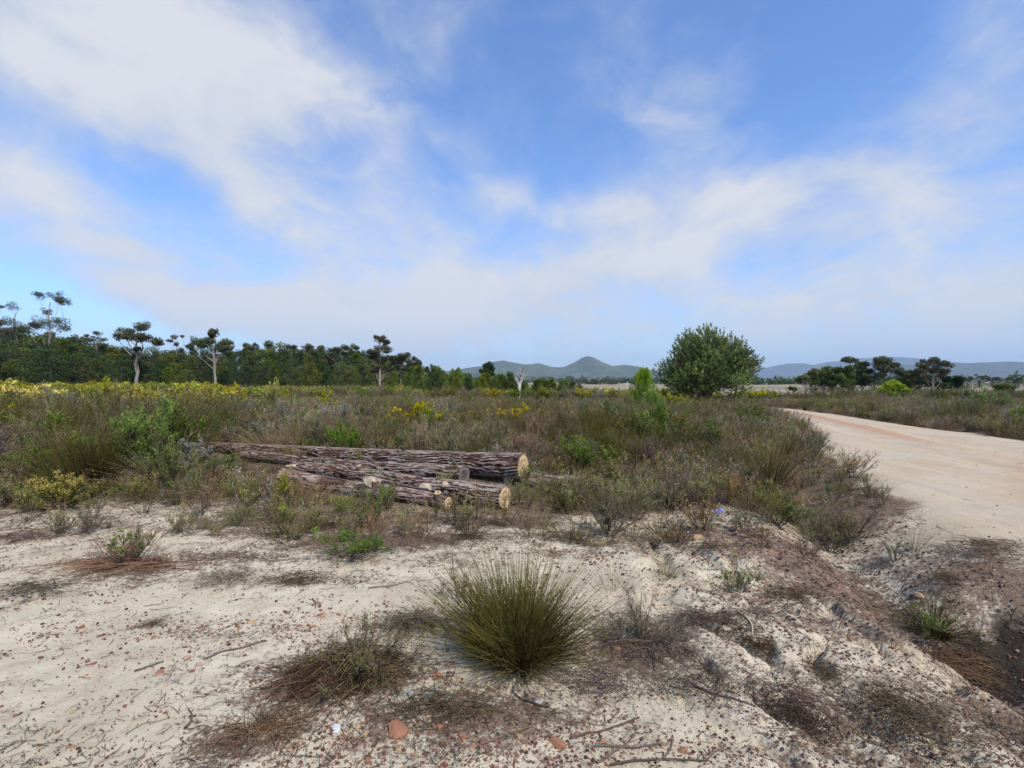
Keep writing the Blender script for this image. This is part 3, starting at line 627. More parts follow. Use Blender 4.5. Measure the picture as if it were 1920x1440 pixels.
def scatter_plants():
    r = np.random.default_rng(77)
    def grid(y0, y1, sp):
        ys = np.arange(y0, y1, sp); out = []
        for y in ys:
            xs = np.arange(-1.12 * y - 1.5, 1.12 * y + 1.5, sp)
            out.append(np.stack([xs + r.uniform(-.45, .45, len(xs)) * sp, y + r.uniform(-.45, .45, len(xs)) * sp], 1))
        return np.concatenate(out)
    pts = np.concatenate([grid(5.6, 14, .50), grid(14, 24, .72), grid(24, 44, 1.05), grid(44, 84, 1.9)])
    x, y = pts[:, 0], pts[:, 1]; sd = road_sd(x, y); u = UC + F * x / y
    n1 = fbm(x * .35, y * .35, 3, 301); n2 = fbm(x * .5, y * .5, 3, 302); n3 = fbm(x * .22, y * .22, 3, 303); rr = r.uniform(0, 1, len(x)); r2 = r.uniform(0, 1, len(x))
    logA = 8.55 - .54 * x
    ok = np.where(u < 345, y > 6.9, np.where(x < .35, y > logA, y > np.where(u < 1090, 7.6, 6.3)))
    ok &= (sd < -.12)
    ok &= ~((np.abs(x - 15.2) < 3.2) & (np.abs(y - 40) < 3))
    dd, _ = seg_dist(x, y, DITCH, False)
    ok &= ~((dd < .45) & (y < 9))
    ok &= ~((x > 2.9) & (y < 7.8))
    le, _ = seg_dist(x, y + .22, np.array([(.35, 7.95), (1.7, 7.2)]), False); ok &= (le > .30) & ~((u > 985) & (u < 1175) & (y < 7.9))
    thin = np.where((x > .35) & (y < 9.5), .50, 1.0); thin = np.where((sd > -1.2) & (sd < 0), .6, thin)
    bare = fbm(x * .55, y * .55, 2, 909); thin = thin * np.where((bare < .36) & (x > .5) & (y < 16), .25, 1)
    thin = thin * np.where((u > 1290) & (u < 1560) & (y > 42), .18, 1) * np.where((u > 1040) & (u < 1300) & (y > 60), .3, 1)
    ok &= ~((u > np.where(y < 9.5, 1470, 1530)) & (y < 12.5) & (sd < 0) & (x < 12))
    thin = thin * np.where((u > 1380) & (y < 9.5), .16, 1) * np.where((u > 1460) & (y < 12.5), .45, 1) * np.where((u > 1480) & (y >= 9.5) & (y < 15) & (x < 9.5), .5, 1)
    ok &= rr < thin
    far = (x > 12) & (sd < 0) & (u > 1440)
    kinds = []
    for i in np.where(ok)[0]:
        a, b, c, q = n1[i], n2[i], n3[i], r2[i]; X, Y = x[i], y[i]; U = u[i]
        left = U < 420
        w = dict(brown_heath=1.2 + 2.6 * (a > .5), grey_heath=.45 + 1.1 * (b > .56), green_heath=1.2 + 2.8 * (b < .47), reed_tuft=.9 + 2.0 * (c > .5),
                 silver_bush=.22 + .9 * (c < .42), conebush=0, green_bush=.5 + .8 * (a < .42), straw_tuft=.7, rusty_heath=.35 * (a > .55), pine_sapling=0)
        if left: w['brown_heath'] *= .5; w['green_heath'] *= 2.0; w['green_bush'] = 1.5; w['silver_bush'] *= 2.0
        if Y > 13: w['conebush'] = .30 + (1.6 if left and Y > 15 else 0) + .7 * (c > .55)
        if Y > 18: w['conebush'] = 1.3; w['green_bush'] = 1.8; w['green_heath'] *= 1.5; w['reed_tuft'] *= .8; w['brown_heath'] *= .7; w['grey_heath'] *= .6
        if Y > 36: w['conebush'] = 3.2; w['green_bush'] = 3.4; w['brown_heath'] *= .5; w['grey_heath'] *= .5
        if Y > 44 and 770 < U < 1090: w['pine_sapling'] = 12
        if far[i]: w['conebush'] = .0; w['straw_tuft'] = 3.6 if Y < 30 else 2.0; w['green_bush'] = 2.4; w['silver_bush'] = .5; w['green_heath'] = 3.4; w['grey_heath'] = .5; w['reed_tuft'] = 1.6
        if -1.4 < sd[i] < 0: w['straw_tuft'] = 6.0; w['reed_tuft'] *= 2; w['grey_heath'] *= .4; w['silver_bush'] = .2; w['conebush'] = 0
        if U > 1290 and not far[i] and Y < 30: w['straw_tuft'] += 1.0; w['conebush'] = 0
        ks = list(w); ws = np.array([w[k] for k in ks]); k = ks[int(np.searchsorted(np.cumsum(ws) / ws.sum(), q))]
        # height wanted, metres
        h = r.uniform(.55, 1.0)
        if left: h = r.uniform(.75, 1.30) * (1 if Y > 8.5 else .8)
        if Y > 14: h = r.uniform(.75, 1.18)
        if not left and U > 420 and U < 1000 and Y < 13: h *= .9
        if X > .35 and Y < 10.5 and not left: h *= np.interp(Y, [6.2, 8.0, 10.5], [.42, .62, .85])
        if U > 1250 and Y < 24 and not far[i]: h *= .78
        if far[i]: h = r.uniform(.5, 1.05) * (1.25 if Y > 28 else .85)
        if k == 'straw_tuft': h *= .8
        if k == 'conebush': h = r.uniform(1.0, 1.4) * (1.35 if left and Y > 15 else 1)
        if k == 'pine_sapling': h = r.uniform(1.5, 2.9) * np.interp(U, [780, 1080], [1.15, .75])
        if k == 'silver_bush': h *= .9
        if -1.4 < sd[i] < 0: h *= .62
        if U > 1400 and Y < 15 and not far[i]: h *= .62
        top = 1.6 - ((38 if Y > 11 else 26) if not left else (12 if Y > 16 else 32 if Y > 10.5 else 36)) / F * Y       # keep below the canopy line seen in the photo
        if k == 'conebush' and left and Y > 15: top = 1.6 + r.uniform(-4, 9) / F * Y
        if Y < 40: h = min(h, max(.4, top * r.uniform(.86, 1.03)))
        base = {'brown_heath': 1.05, 'grey_heath': 1.05, 'green_heath': 1.05, 'reed_tuft': .9, 'silver_bush': .95, 'conebush': 1.35, 'green_bush': .95, 'straw_tuft': .65, 'rusty_heath': 1.05, 'pine_sapling': 2.0}[k]
        PL.append((k, X, Y, h / base, r.uniform(0, 6.28)))
scatter_plants()
_px = np.array([p[1] for p in PL]); _py = np.array([p[2] for p in PL]); _pz = height(_px, _py)
def place_plants():
    for k in list(PROTO):
        ids = [i for i, p in enumerate(PL) if p[0] == k]
        ids.sort(key=lambda i: -(PL[i][3] / math.hypot(PL[i][1], PL[i][2])) * (1 if abs(PL[i][1]) < PL[i][2] * 1.03 else .05))
        cat, desc, grp = INFO[k]; ms = PROTO[k]
        big, rest = ids[:290], ids[290:]
        for j, i in enumerate(big):
            _, x, y, s, rz = PL[i]; hh = s * HN[k]
            o = link(k, ms[j % len(ms)], None, (x, y, _pz[i]), rz, (s * random.uniform(.9, 1.25), s * random.uniform(.9, 1.25), s), label=('low ' if hh < .62 * HN[k] else 'tall ' if hh > .95 * HN[k] else '') + desc + ' ' + region(x, y)[0], category=cat, group=grp + ' ' + region(x, y)[1])
        if rest:
            P = [(PL[i][1], PL[i][2], _pz[i]) for i in rest]
            gn_scatter(k + '_thicket', 'mass of ' + grp + ' filling the far heath', ms, P, [PL[i][4] for i in rest], [PL[i][3] for i in rest], [i % len(ms) for i in rest])
place_plants()

def undergrowth():
    """short sprigs and grass between the shrubs"""
    r = np.random.default_rng(5)
    low = [reeds(400, H=.28, n=60, r0=.08, rad=.0016, lean=.9, heads=False), reeds(401, H=.30, n=70, r0=.1, rad=.0014, lean=1.0, m='dry', heads=False, sag=.3),
           heath(402, H=.34, nst=9, nb=40, nt=160, nl=500, ls=(.018, .008), tl=.25), heath(403, H=.32, lfm='heathgreen', nst=9, nb=40, nt=160, nl=600, tl=.25), heath(404, H=.3, lfm='grey', twm='deadtwig', nst=9, nb=40, nt=200, nl=150, tl=.3)]
    n = 15000; y = 5.2 + (42 - 5.2) * r.uniform(0, 1, n) ** 1.7; x = r.uniform(-1.1, 1.1, n) * y
    sd = road_sd(x, y); lit = litter_amt(x, y, sd); dd, _ = seg_dist(x, y, DITCH, False)
    ok = (sd < -.05) & (r.uniform(0, 1, n) < lit * .9) & ((y > 6.4) | (r.uniform(0, 1, n) < .15))
    logs = (x < .4) & (x > -8) & (y > 5.9 - .35 * x) & (y < 8.5 - .54 * x)
    ok &= ~((x / y > .50) & (y < 12.5) & (x < 12) & (r.uniform(0, 1, n) < .75))
    ok &= ~(logs & (r.uniform(0, 1, n) < .93))
    x, y = x[ok], y[ok]; z = height(x, y)
    gn_scatter('undergrowth', 'short sprigs and dry grass growing between the heath shrubs', low, np.stack([x, y, z], 1), r.uniform(0, 6.28, len(x)), r.uniform(.5, 1.5, len(x)) * np.clip(.5 + y / 20, .5, 1.3), r.integers(0, 5, len(x)))
undergrowth()

# ------------------------------------------------------------------ litter and pebbles on the sand
def ico():
    t = (1 + 5 ** .5) / 2
    v = nrm(np.array([(-1, t, 0), (1, t, 0), (-1, -t, 0), (1, -t, 0), (0, -1, t), (0, 1, t), (0, -1, -t), (0, 1, -t), (t, 0, -1), (t, 0, 1), (-t, 0, -1), (-t, 0, 1)], float))
    f = np.array([(0, 11, 5), (0, 5, 1), (0, 1, 7), (0, 7, 10), (0, 10, 11), (1, 5, 9), (5, 11, 4), (11, 10, 2), (10, 7, 6), (7, 1, 8), (3, 9, 4), (3, 4, 2), (3, 2, 6), (3, 6, 8), (3, 8, 9), (4, 9, 5), (2, 4, 11), (6, 2, 10), (8, 6, 7), (9, 8, 1)])
    return v, f
def pebbles():
    r = np.random.default_rng(9)
    n = 75000; y = 1.9 + 12 * r.uniform(0, 1, n) ** 2.1; x = r.uniform(-1.1, 1.15, n) * y
    cl = fbm(x * 1.3, y * 1.3, 3, 500); cl2 = fbm(x * 4, y * 4, 2, 501); sd = road_sd(x, y)
    band = np.exp(-(((x + 1.7 + .1 * (y - 3.6)) / 1.0) ** 2 + ((y - 3.45 - .12 * (x + 1.5)) / .17) ** 2)) + np.exp(-(((x + .2) / .8) ** 2 + ((y - 2.25) / .16) ** 2)) + .8 * sst(.8, 2.2, x) * (x < 4.3)
    pr = np.clip(.13 + 1.0 * sst(.5, .75, cl) * sst(.4, .7, cl2) + 1.5 * band, 0, 1) * np.where(sd > 0, .16, 1)
    ok = r.uniform(0, 1, n) < pr; x, y = x[ok], y[ok]; n = len(x); z = height(x, y)
    s = .0026 + .0080 * r.uniform(0, 1, n) ** 4 + .002 * r.uniform(0, 1, n); s = np.where(sd[ok] > 0, s * np.clip(y / 5, .7, 1.25), s * np.clip(y / 3.4, .8, 1.8))
    v, f = ico(); jit = 1 + r.normal(size=(n, 12, 1)) * .16; sc = r.uniform(.7, 1.3, (n, 1, 3)) * np.array([1, 1, .72])
    V = v[None] * jit * sc * s[:, None, None] + np.stack([x, y, z + s * .35], 1)[:, None]
    g = G(); g.add(V, T=(f[None] + 12 * np.arange(n)[:, None, None]).reshape(-1, 3), tint=np.repeat(np.clip(r.beta(2, 2.6, n) + (r.uniform(0, 1, n) > .94) * .5 + .22 * np.clip(band[ok], 0, 1) * (x < 0), 0, 1), 12))
    link('pebbles', g.mesh('pebbles', [M['pebble']], False), kind='stuff', label='rust red and brown ironstone pebbles strewn over the pale sand')
pebbles()
def litter():
    r = np.random.default_rng(10)
    n = 60000; y = 1.9 + 9 * r.uniform(0, 1, n) ** 1.6; x = r.uniform(-1.1, 1.1, n) * y; sd = road_sd(x, y)
    l = litter_amt(x, y, sd); cl = sst(.45, .7, fbm(x * 2.2, y * 2.2, 3, 600)); ok = r.uniform(0, 1, n) < np.clip(.045 + .9 * l ** 1.3 + .22 * cl * (sd < 0), 0, 1) * np.where(sd > .1, .04, 1)
    x, y = x[ok], y[ok]; n = len(x); z = height(x, y)
    a = r.uniform(0, 6.28, n); L = .02 + .09 * r.uniform(0, 1, n) ** 3; L *= np.clip(y / 3.5, .8, 1.8); s = np.linspace(0, 1, 3)[None, :, None]
    d = np.stack([np.cos(a), np.sin(a), np.zeros(n)], 1); pp = np.stack([-np.sin(a), np.cos(a), np.zeros(n)], 1)
    P = np.stack([x, y, z + .003], 1)[:, None] + (d[:, None] * (s - .5) + pp[:, None] * r.normal(size=(n, 1, 1)) * .2 * s * s) * L[:, None, None]
    P[..., 2] = height(P[..., 0], P[..., 1], np.repeat(road_sd(x, y)[:, None], 3, 1)) + .002 + r.uniform(0, .012, (n, 3))
    g = G(); tubes(g, P, taper(P, .0016, .0009) * (L[:, None] / .05) ** .4, 3, r.beta(1.6, 2.2, n), 0)
    m = 9000; i = r.integers(0, n, m); leaves(g, P[i, 1] + np.array([0, 0, .002]), np.stack([r.normal(size=m), r.normal(size=m), r.uniform(0, .5, m)], 1), r.uniform(.008, .026, m), r.uniform(.004, .010, m), r.uniform(.15, 1, m), 0, r)
    link('twig_litter', g.mesh('twig_litter', [M['litter']], True), kind='stuff', label='fallen twigs and dead leaves scattered over the sandy ground')
litter()

# ------------------------------------------------------------------ logs
def bark_mat():
    m, T, o = mat('rugged_pine_bark')
    t = T.attr('tint'); tc = T.n('ShaderNodeTexCoord').outputs['Object']
    n = T.noise(tc, 60, 4, .7); n3 = T.noise(tc, 3, 3, .6); v = T.m('ADD', t, T.m('MULTIPLY', T.m('SUBTRACT', n, .5), .35))
    c = T.ramp(v, [(.05, (.024, .014, .011)), (.32, (.095, .055, .040)), (.62, (.17, .115, .088)), (.86, (.25, .19, .155)), (1, (.34, .28, .24))])
    c = T.mix(T.rng(n3, .5, .7, 0, .35), c, (.20, .10, .065))
    p = T.n('ShaderNodeBsdfPrincipled'); T.put(p.inputs['Base Color'], c); p.inputs['Roughness'].default_value = .9; p.inputs['Specular IOR Level'].default_value = .12
    bp = T.n('ShaderNodeBump'); bp.inputs['Strength'].default_value = .6; bp.inputs['Distance'].default_value = .006; T.put(bp.inputs['Height'], n); T.put(p.inputs['Normal'], bp.outputs[0])
    T.t.links.new(p.outputs[0], o.inputs[0]); return m
M['bark'] = bark_mat()
def cut_mat():
    m, T, o = mat('sawn_pine_wood')
    t = T.attr('tint'); tc = T.n('ShaderNodeTexCoord').outputs['Object']
    n = T.noise(tc, 14, 4, .6); w = T.m('SINE', T.m('MULTIPLY', T.m('ADD', t, T.m('MULTIPLY', n, .10)), 85))
    c = T.mix(T.rng(w, -1, 1), (.44, .29, .145), (.58, .42, .24)); c = T.mix(T.rng(t, .30, .12), c, (.40, .20, .08)); c = T.mix(T.rng(n, .45, .7, 0, .65), c, (.36, .25, .15))
    p = T.n('ShaderNodeBsdfPrincipled'); T.put(p.inputs['Base Color'], c); p.inputs['Roughness'].default_value = .8; T.t.links.new(p.outputs[0], o.inputs[0]); return m
M['cut'] = cut_mat()
def log(name, a, b, ra, rb, label, seed, ridge_d=.10, nl=420, ns=72, sag=0.0, stubs=(), group=None, bumps=.12, endm='cut'):
    """a at the butt (thick) end"""
    a = np.array(a, float); b = np.array(b, float); L = np.linalg.norm(b - a); mid = (a + b) / 2
    e = link(name, None, None, (mid[0], mid[1], 0), label=label, category='log', group=group)
    s = np.linspace(0, 1, nl); ax = (b - a) / L; u = nrm(np.cross(ax, [0, 0, 1.])); w = np.cross(u, ax)
    cen = a + (b - a) * s[:, None] - np.array([mid[0], mid[1], 0]); cen[:, 2] += -sag * np.sin(np.pi * s) + .012 * np.sin(s * 7 + seed)
    cen += u * (.03 * np.sin(s * 4 + seed * 2))[:, None]
    th = np.linspace(0, 2 * np.pi, ns, endpoint=False); TH, SS = np.meshgrid(th, s)
    rad = ra + (rb - ra) * SS; rad = rad * (1 + bumps * .4 * (fbm(SS * L * 1.2, np.cos(TH) * .7 + 5, 2, seed) - .5))
    # bark plates: long ridges braided along the log; periodic round the log via cos/sin
    arc = TH * ra; warp = .06 * (fbm(SS * L * 2.1 + 3, np.sin(TH) * 2, 3, seed + 3) - .5) * 2 + .03 * np.sin(SS * L * 5 + 3 * np.sin(TH + seed))
    per = max(6, round(2 * np.pi * ra / .055)); ph = TH * per / (2 * np.pi) + warp * 15 + .5 * (fbm(SS * L * 9, np.sin(TH) * 6 + 3 * np.cos(TH), 3, seed + 31) - .5) * 2
    hsh = _h(np.floor(ph) % per, np.zeros_like(ph), seed)
    fr = ph - np.floor(ph); groove = np.minimum(fr, 1 - fr) * 2
    br = vn(SS * L * 6 + hsh * 50, hsh * 90, seed + 6); cross = sst(.22, .46, br)
    hgt = sst(.02, .65, groove) * (.35 + .65 * cross) + .40 * (fbm(SS * L * 22, TH * 7, 3, seed + 8) - .5) * np.sin(np.minimum(TH, 2 * np.pi - TH) / 2 * .99 + .3)
    rr = rad * (1 - ridge_d * (1 - np.clip(hgt, 0, 1)))
    V = cen[:, None] + rr[..., None] * (np.cos(TH)[..., None] * u + np.sin(TH)[..., None] * w)
    idx = np.arange(nl * ns).reshape(nl, ns); nx = np.roll(idx, -1, 1)
    Q = np.stack([idx[:-1], nx[:-1], nx[1:], idx[1:]], -1).reshape(-1, 4)
    g = G(); g.add(V, Q=Q, tint=np.clip(hgt, 0, 1)); link('bark', g.mesh('bark', [M['bark']], False), e)
    def face(k, sgn, nm):
        f = G(); rings = 7; vv = []; tt = []
        for j in range(rings):
            q = j / (rings - 1) * .965; vv.append(cen[k] + sgn * ax * -.004 + (rr[k] * q)[:, None] * (np.cos(th)[:, None] * u + np.sin(th)[:, None] * w) + sgn * ax * .006 * math.sin(j * 2.1)); tt.append(np.full(ns, q * .9 + .05))
        vv = np.concatenate(vv); ii = np.arange(rings * ns).reshape(rings, ns); nn = np.roll(ii, -1, 1)
        f.add(vv, Q=np.stack([ii[:-1], nn[:-1], nn[1:], ii[1:]], -1).reshape(-1, 4), tint=np.concatenate(tt)); link(nm, f.mesh(nm, [M[endm]], False), e)
    face(0, -1, 'cut_face'); face(nl - 1, 1, 'cut_face')
    for (t, an, le, rs, lean) in stubs:
        k = int(t * (nl - 1)); dr = math.cos(an) * u + math.sin(an) * w; dd = nrm(dr + ax * lean); p0 = cen[k] + dr * rad[k, 0] * .5
        so = G(); P = np.stack([p0 + dd * q for q in np.linspace(0, le + rad[k, 0] * .5, 6)])[None]
        tubes(so, P, np.linspace(rs * 1.35, rs, 6)[None], 14, .55, 0); st = link('branch_stub', so.mesh('branch_stub', [M['bark']]), e)
        f = G(); uu = nrm(np.cross(dd, [0.3, .2, 1.])); ww = np.cross(dd, uu); t14 = np.linspace(0, 2 * np.pi, 14, endpoint=False)
        vv = np.concatenate([[P[0, -1] + dd * .002], P[0, -1] + dd * .001 + rs * .55 * (np.cos(t14)[:, None] * uu + np.sin(t14)[:, None] * ww), P[0, -1] + rs * .99 * (np.cos(t14)[:, None] * uu + np.sin(t14)[:, None] * ww)])
        T_ = [(0, 1 + i, 1 + (i + 1) % 14) for i in range(14)]; Q_ = [(1 + i, 15 + i, 15 + (i + 1) % 14, 1 + (i + 1) % 14) for i in range(14)]
        f.add(vv, Q=Q_, T=T_, tint=np.concatenate([[.05], np.full(14, .5), np.full(14, .95)])); link('cut_face', f.mesh('cut_face', [M['cut']], False), st)
    return e
def pz(u, v, y): return ((u - UC) / F * y, y, EYE - (v - VH) / F * y)
gz = lambda x, y: hz(x, y)
LA = pz(980, 873, 8.0); LAe = (-7.8, 12.3, gz(-7.8, 12.3) + .11)
log('log', LA, LAe, .205, .095, 'longest and topmost pine log, its round orange sawn end at the right', 4, nl=640, ns=96, sag=.04, ridge_d=.15)
LB = pz(949, 933, 6.55); log('log', LB, (-3.75, 8.75, gz(-3.75, 8.75) + .10), .155, .10, 'thick pine log at the front right with a ragged pale sawn end', 9, sag=.0, ridge_d=.12, stubs=[(.62, 1.9, .05, .04, .1)])
LC = pz(870, 893, 7.5); log('log', LC, (-5.6, 10.6, gz(-5.6, 10.6) + .12), .14, .09, 'middle pine log wedged beneath the long top log', 14, ridge_d=.12, endm='pinebark')  # end face in dark bark colour: dull wood with shade painted in
LD = pz(840, 944, 6.42); log('log', LD, (-3.45, 7.75, gz(-3.45, 7.75) + .12), .088, .135, 'thin front pine log with three sawn branch stubs', 19, nl=360, ns=48, ridge_d=.08,
    stubs=[(.05, -1.1 + 3.14, .05, .042, -.15), (.40, 1.85, .06, .045, -.1), (.93, 2.7, .10, .05, .2), (.72, 3.3, .04, .03, 0)])
LE = (.30, 7.95, gz(.30, 7.95) + .11); log('log', LE, (1.75, 7.25, gz(1.75, 7.25) + .08), .13, .09, 'grey half buried log lying in the grass right of the stack', 24, nl=160, ns=36)
log('log', (-.75, 7.05, gz(-.75, 7.05) + .10), (-3.0, 8.3, gz(-3, 8.3) + .10), .10, .09, 'short bark covered log between the middle and front logs', 31, nl=240, ns=48, ridge_d=.12, endm='pinebark')
M['split'] = stone_mat('weathered_split_wood', (.34, .25, .17), (.52, .43, .31))
def chunk(u, v, Y, s, seed, label, rot=0, sq=(1, .6, .55)):
    r = np.random.default_rng(seed); v0, f = ico(); n = 3
    # a split block: flattened, ragged upper edge
    V = v0 * np.array(sq) * s; V = np.sign(V) * np.abs(V / s) ** .7 * s; V[:, 2] += (r.uniform(-.3, .5, 12)) * s * .35 * (V[:, 2] > 0); V += r.normal(size=V.shape) * s * .07
    x, y, z = pz(u, v, Y); g = G(); g.add(V, T=f, tint=r.uniform(.3, .9, 12))
    e = link('wood_chunk', g.mesh('wood_chunk', [M['split']], False), None, (x, y, z), rot, label=label, category='wood chunk')
chunk(697, 905, 7.0, .135, 1, 'large pale split chunk of wood lying on the log stack', .3)
chunk(797, 914, 6.8, .10, 2, 'smaller pale split chunk beside the front log', -.4, (1, .5, .4))
chunk(835, 909, 6.9, .06, 3, 'smallest chip of pale wood on the thick front log', .9, (1, .5, .6))
chunk(545, 874, 8.4, .07, 4, 'flat pale chip near the thin end of the stack', .1, (1.4, .4, .25))

# ------------------------------------------------------------------ hero plants in the foreground
def plant(name, u, v, parts, label, cat, rz=0, sc=1.0, group=None, sink=0.0):
    """parts: list of (part name, mesh)"""
    x, y, z = at(u, v)
    if len(parts) == 1: return link(name, parts[0][1], None, (x, y, z - sink), rz, sc, label=label, category=cat, group=group)
    e = link(name, None, None, (x, y, z - sink), rz, sc, label=label, category=cat, group=group)
    for nm, me in parts: link(nm, me, e)
    return e
def hero_restio():
    r = np.random.default_rng(42); n = 4200; K = 7
    P = stems(n, .05, .47, .80, K, r, curve=.2, leanpow=.8, hvar=.8, sag=.10)
    nb = 26; ba = r.uniform(0, 6.28, nb); bq = r.uniform(0, 1, nb) ** .6; b = np.stack([np.cos(ba) * bq, np.sin(ba) * bq], 1); own = r.integers(0, nb, n); tl = b[own]
    s_ = np.linspace(0, 1, K)[None, :]; ht = P[..., 2].copy()
    P[..., 0] += tl[:, 0:1] * (.13 + .62 * ht * (1.0 + .25 * np.sin(own * 2.3))[:, None]); P[..., 1] += tl[:, 1:2] * (.13 + .62 * ht)
    P[..., 2] *= (1 - .38 * bq[own] ** 1.5)[:, None] * (.82 + .3 * _h(own, own, 4))[:, None]
    bent = r.uniform(0, 1, n) < .10; kick = np.clip(s_ - .45, 0, 1) * bent[:, None]; P[..., 2] -= kick * r.uniform(.1, .5, (n, 1)) * .5; P[..., 0] += kick * r.normal(size=(n, 1)) * .25; P[..., 1] += kick * r.normal(size=(n, 1)) * .25
    P += np.cumsum(r.normal(size=P.shape), axis=1) * .003
    q = np.linalg.norm(P[:, -1, :2], axis=1); P[..., 2] = np.where(P[..., 2] < .004, .004, P[..., 2])
    g = G(); tn = np.linspace(.0, .85, K)[None] + r.uniform(-.22, .22, (n, 1)) + (.3 * (_h(own, own, 9) - .5))[:, None]; tubes(g, P, taper(P, .0018, .0010), 3, np.clip(tn, 0, 1), 0)
    h = G(); i = r.integers(0, n, 1500)
    leaves(h, P[i, -1], nrm(P[i, -1] - P[i, -2]), .014, .0045, r.uniform(.2, .8, len(i)), 0, r)
    i = r.integers(0, n, 2500); k = r.integers(2, K, 2500); leaves(h, P[i, k], nrm(P[i, k] - P[i, k - 1]) + r.normal(size=(2500, 3)) * .15, .012, .003, r.uniform(0, .4, 2500), 0, r)
    d = G(); m = 900; D = stems(m, .20, .27, 1.55, 5, r, curve=.3, leanpow=.5, sag=.35); D[..., 2] = np.maximum(D[..., 2], .004); tubes(d, D, taper(D, .0017, .0009), 3, r.uniform(.3, 1, m), 0)
    plant('reed_clump', 972, 1238, [('green_stems', g.mesh('green_stems', [M['restio']])), ('seed_heads', h.mesh('seed_heads', [M['heath']])), ('dead_stems', d.mesh('dead_stems', [M['deadtwig']]))],
          'large dense olive clump of fine reeds alone on the sand in the foreground', 'reed clump', sink=.01, sc=(.84, .88, .90))
hero_restio()
plant('dead_branch', 668, 1262, [('needles', lying(900, .30, 51, (.30, .15), (-.8, -.42), .42, .14, 'deadbrown', .0014, hump=.10)), ('twigs', lying(900, .20, 52, (.42, .24), None, 3, .22, 'litter', .0015, hump=.14, tint=(0, 1))),
      ('green_sprigs', heath(53, H=.30, lean=1.45, lfm='heathgreen', nst=26, nb=120, nt=800, nl=3800, ls=(.014, .004), tl=.3, up=.3))],
      'brushy fan of dead brown stems lying left of the reed clump', 'dead branch')
plant('dead_shrub', 1205, 1205, [('twigs', heath(60, H=.30, lean=1.55, twm='deadtwig', lfm='deadbrown', nst=24, nb=190, nt=1100, nl=500, ls=(.012, .004), tl=.3, up=.15)), ('fallen_twigs', lying(500, .32, 61, (.55, .25), None, 3, .08, 'deadtwig', .0018, hump=.05, tint=(0, .7)))],
      'grey tangle of dead twigs just right of the reed clump', 'dead shrub')
plant('dead_shrub', 1335, 1165, [('twigs', lying(420, .20, 62, (.5, .16), None, 3, .12, 'litter', .0015, hump=.05, tint=(0, .8)))], 'flat trail of dark twigs behind the grey tangle', 'dead shrub')
plant('dead_shrub', 775, 1175, [('twigs', lying(420, .22, 63, (.24, .12), None, 3, .12, 'deadtwig', .0017, hump=.09, tint=(0, .7)))], 'small grey twig heap touching the left side of the reed clump', 'dead shrub')
plant('dead_shrub', 500, 1370, [('twigs', heath(64, H=.16, lean=1.5, twm='twig', lfm='deadbrown', nst=16, nb=70, nt=320, nl=300, ls=(.01, .004), tl=.35, up=.2)), ('fallen_twigs', lying(260, .2, 65, (.2, .14), None, 3, .06, 'deadbrown', .0014, hump=.03))],
      'brittle brown sprig heap at the bottom edge left of centre', 'dead shrub')
plant('dead_shrub', 1490, 1335, [('twigs', lying(420, .15, 66, (.16, .4), None, 3, .14, 'litter', .0016, hump=.06, tint=(0, .55)))], 'dark twiggy strip in a rill on the right bank', 'dead shrub')
plant('dead_shrub', 1420, 1210, [('twigs', lying(420, .16, 67, (.22, .3), None, 2.5, .14, 'deadbrown', .0016, hump=.06, tint=(0, .6)))], 'twiggy grey heap in the middle of the right bank', 'dead shrub')
plant('dead_shrub', 1690, 1345, [('twigs', lying(600, .18, 68, (.26, .3), None, 2.5, .14, 'deadbrown', .0014, hump=.07))], 'matted brown dead grass beside the ditch mouth', 'dead shrub')
plant('dead_shrub', 1800, 1250, [('twigs', lying(1500, .30, 69, (.55, .3), (1, .1), 1.2, .16, 'deadbrown', .0016, hump=.12, tint=(0, 1)))], 'thick mat of tawny dead grass hanging into the ditch', 'dead shrub')
plant('small_shrub', 238, 1062, [('twigs', heath(70, H=.34, lean=1.2, nst=20, nb=110, nt=600, nl=500, tl=.28, up=.35)), ('leaves', heath(71, H=.30, lean=.8, lfm='green', nst=8, nb=40, nt=200, nl=1300, ls=(.022, .009), tl=.25)),
      ('dry_branches', lying(420, .5, 72, (.6, .14), (-1, -.15), .35, .10, 'deadbrown', .0020, hump=.07))], 'straggly half dead shrub standing alone on the sand at left', 'shrub')
plant('dead_shrub', 150, 1000, [('twigs', heath(73, H=.34, lean=1.2, twm='twig', lfm='deadbrown', nst=7, nb=24, nt=70, nl=30, tl=.3, up=.3))], 'bare little dark shrub behind the straggly one at left', 'dead shrub')
plant('small_bush', 112, 952, [('foliage', bushy(74, H=.42, lfm='yellow', nst=24, nb=220, nt=1100, nl=12000, ls=(.022, .009), lean=1.15))], 'dense mustard green cushion bush at the far left edge of the sand', 'bush')
plant('small_bush', 140, 940, [('foliage', bushy(75, H=.30, lfm='heathgreen', nst=16, nb=120, nt=500, nl=4500, ls=(.02, .006), lean=.9))], 'small olive bush tucked against the mustard green cushion', 'bush')
plant('feathery_bush', 245, 925, [('foliage', bushy(76, H=1.12, lfm='feather', nst=13, nb=170, nt=900, nl=21000, ls=(.030, .009), lean=.62, tight=.25))], 'bright green feathery bush leaning right at the left of the clearing', 'bush')
plant('silver_bush', 375, 905, [('foliage', bushy(77, H=.62, lfm='grey', nl=6000))], 'grey green woolly bush beside the thin end of the logs', 'bush')
plant('green_bush', 418, 905, [('foliage', bushy(78, H=.45, lfm='green', nl=4500))], 'small pale green bush against the thin end of the logs', 'bush')
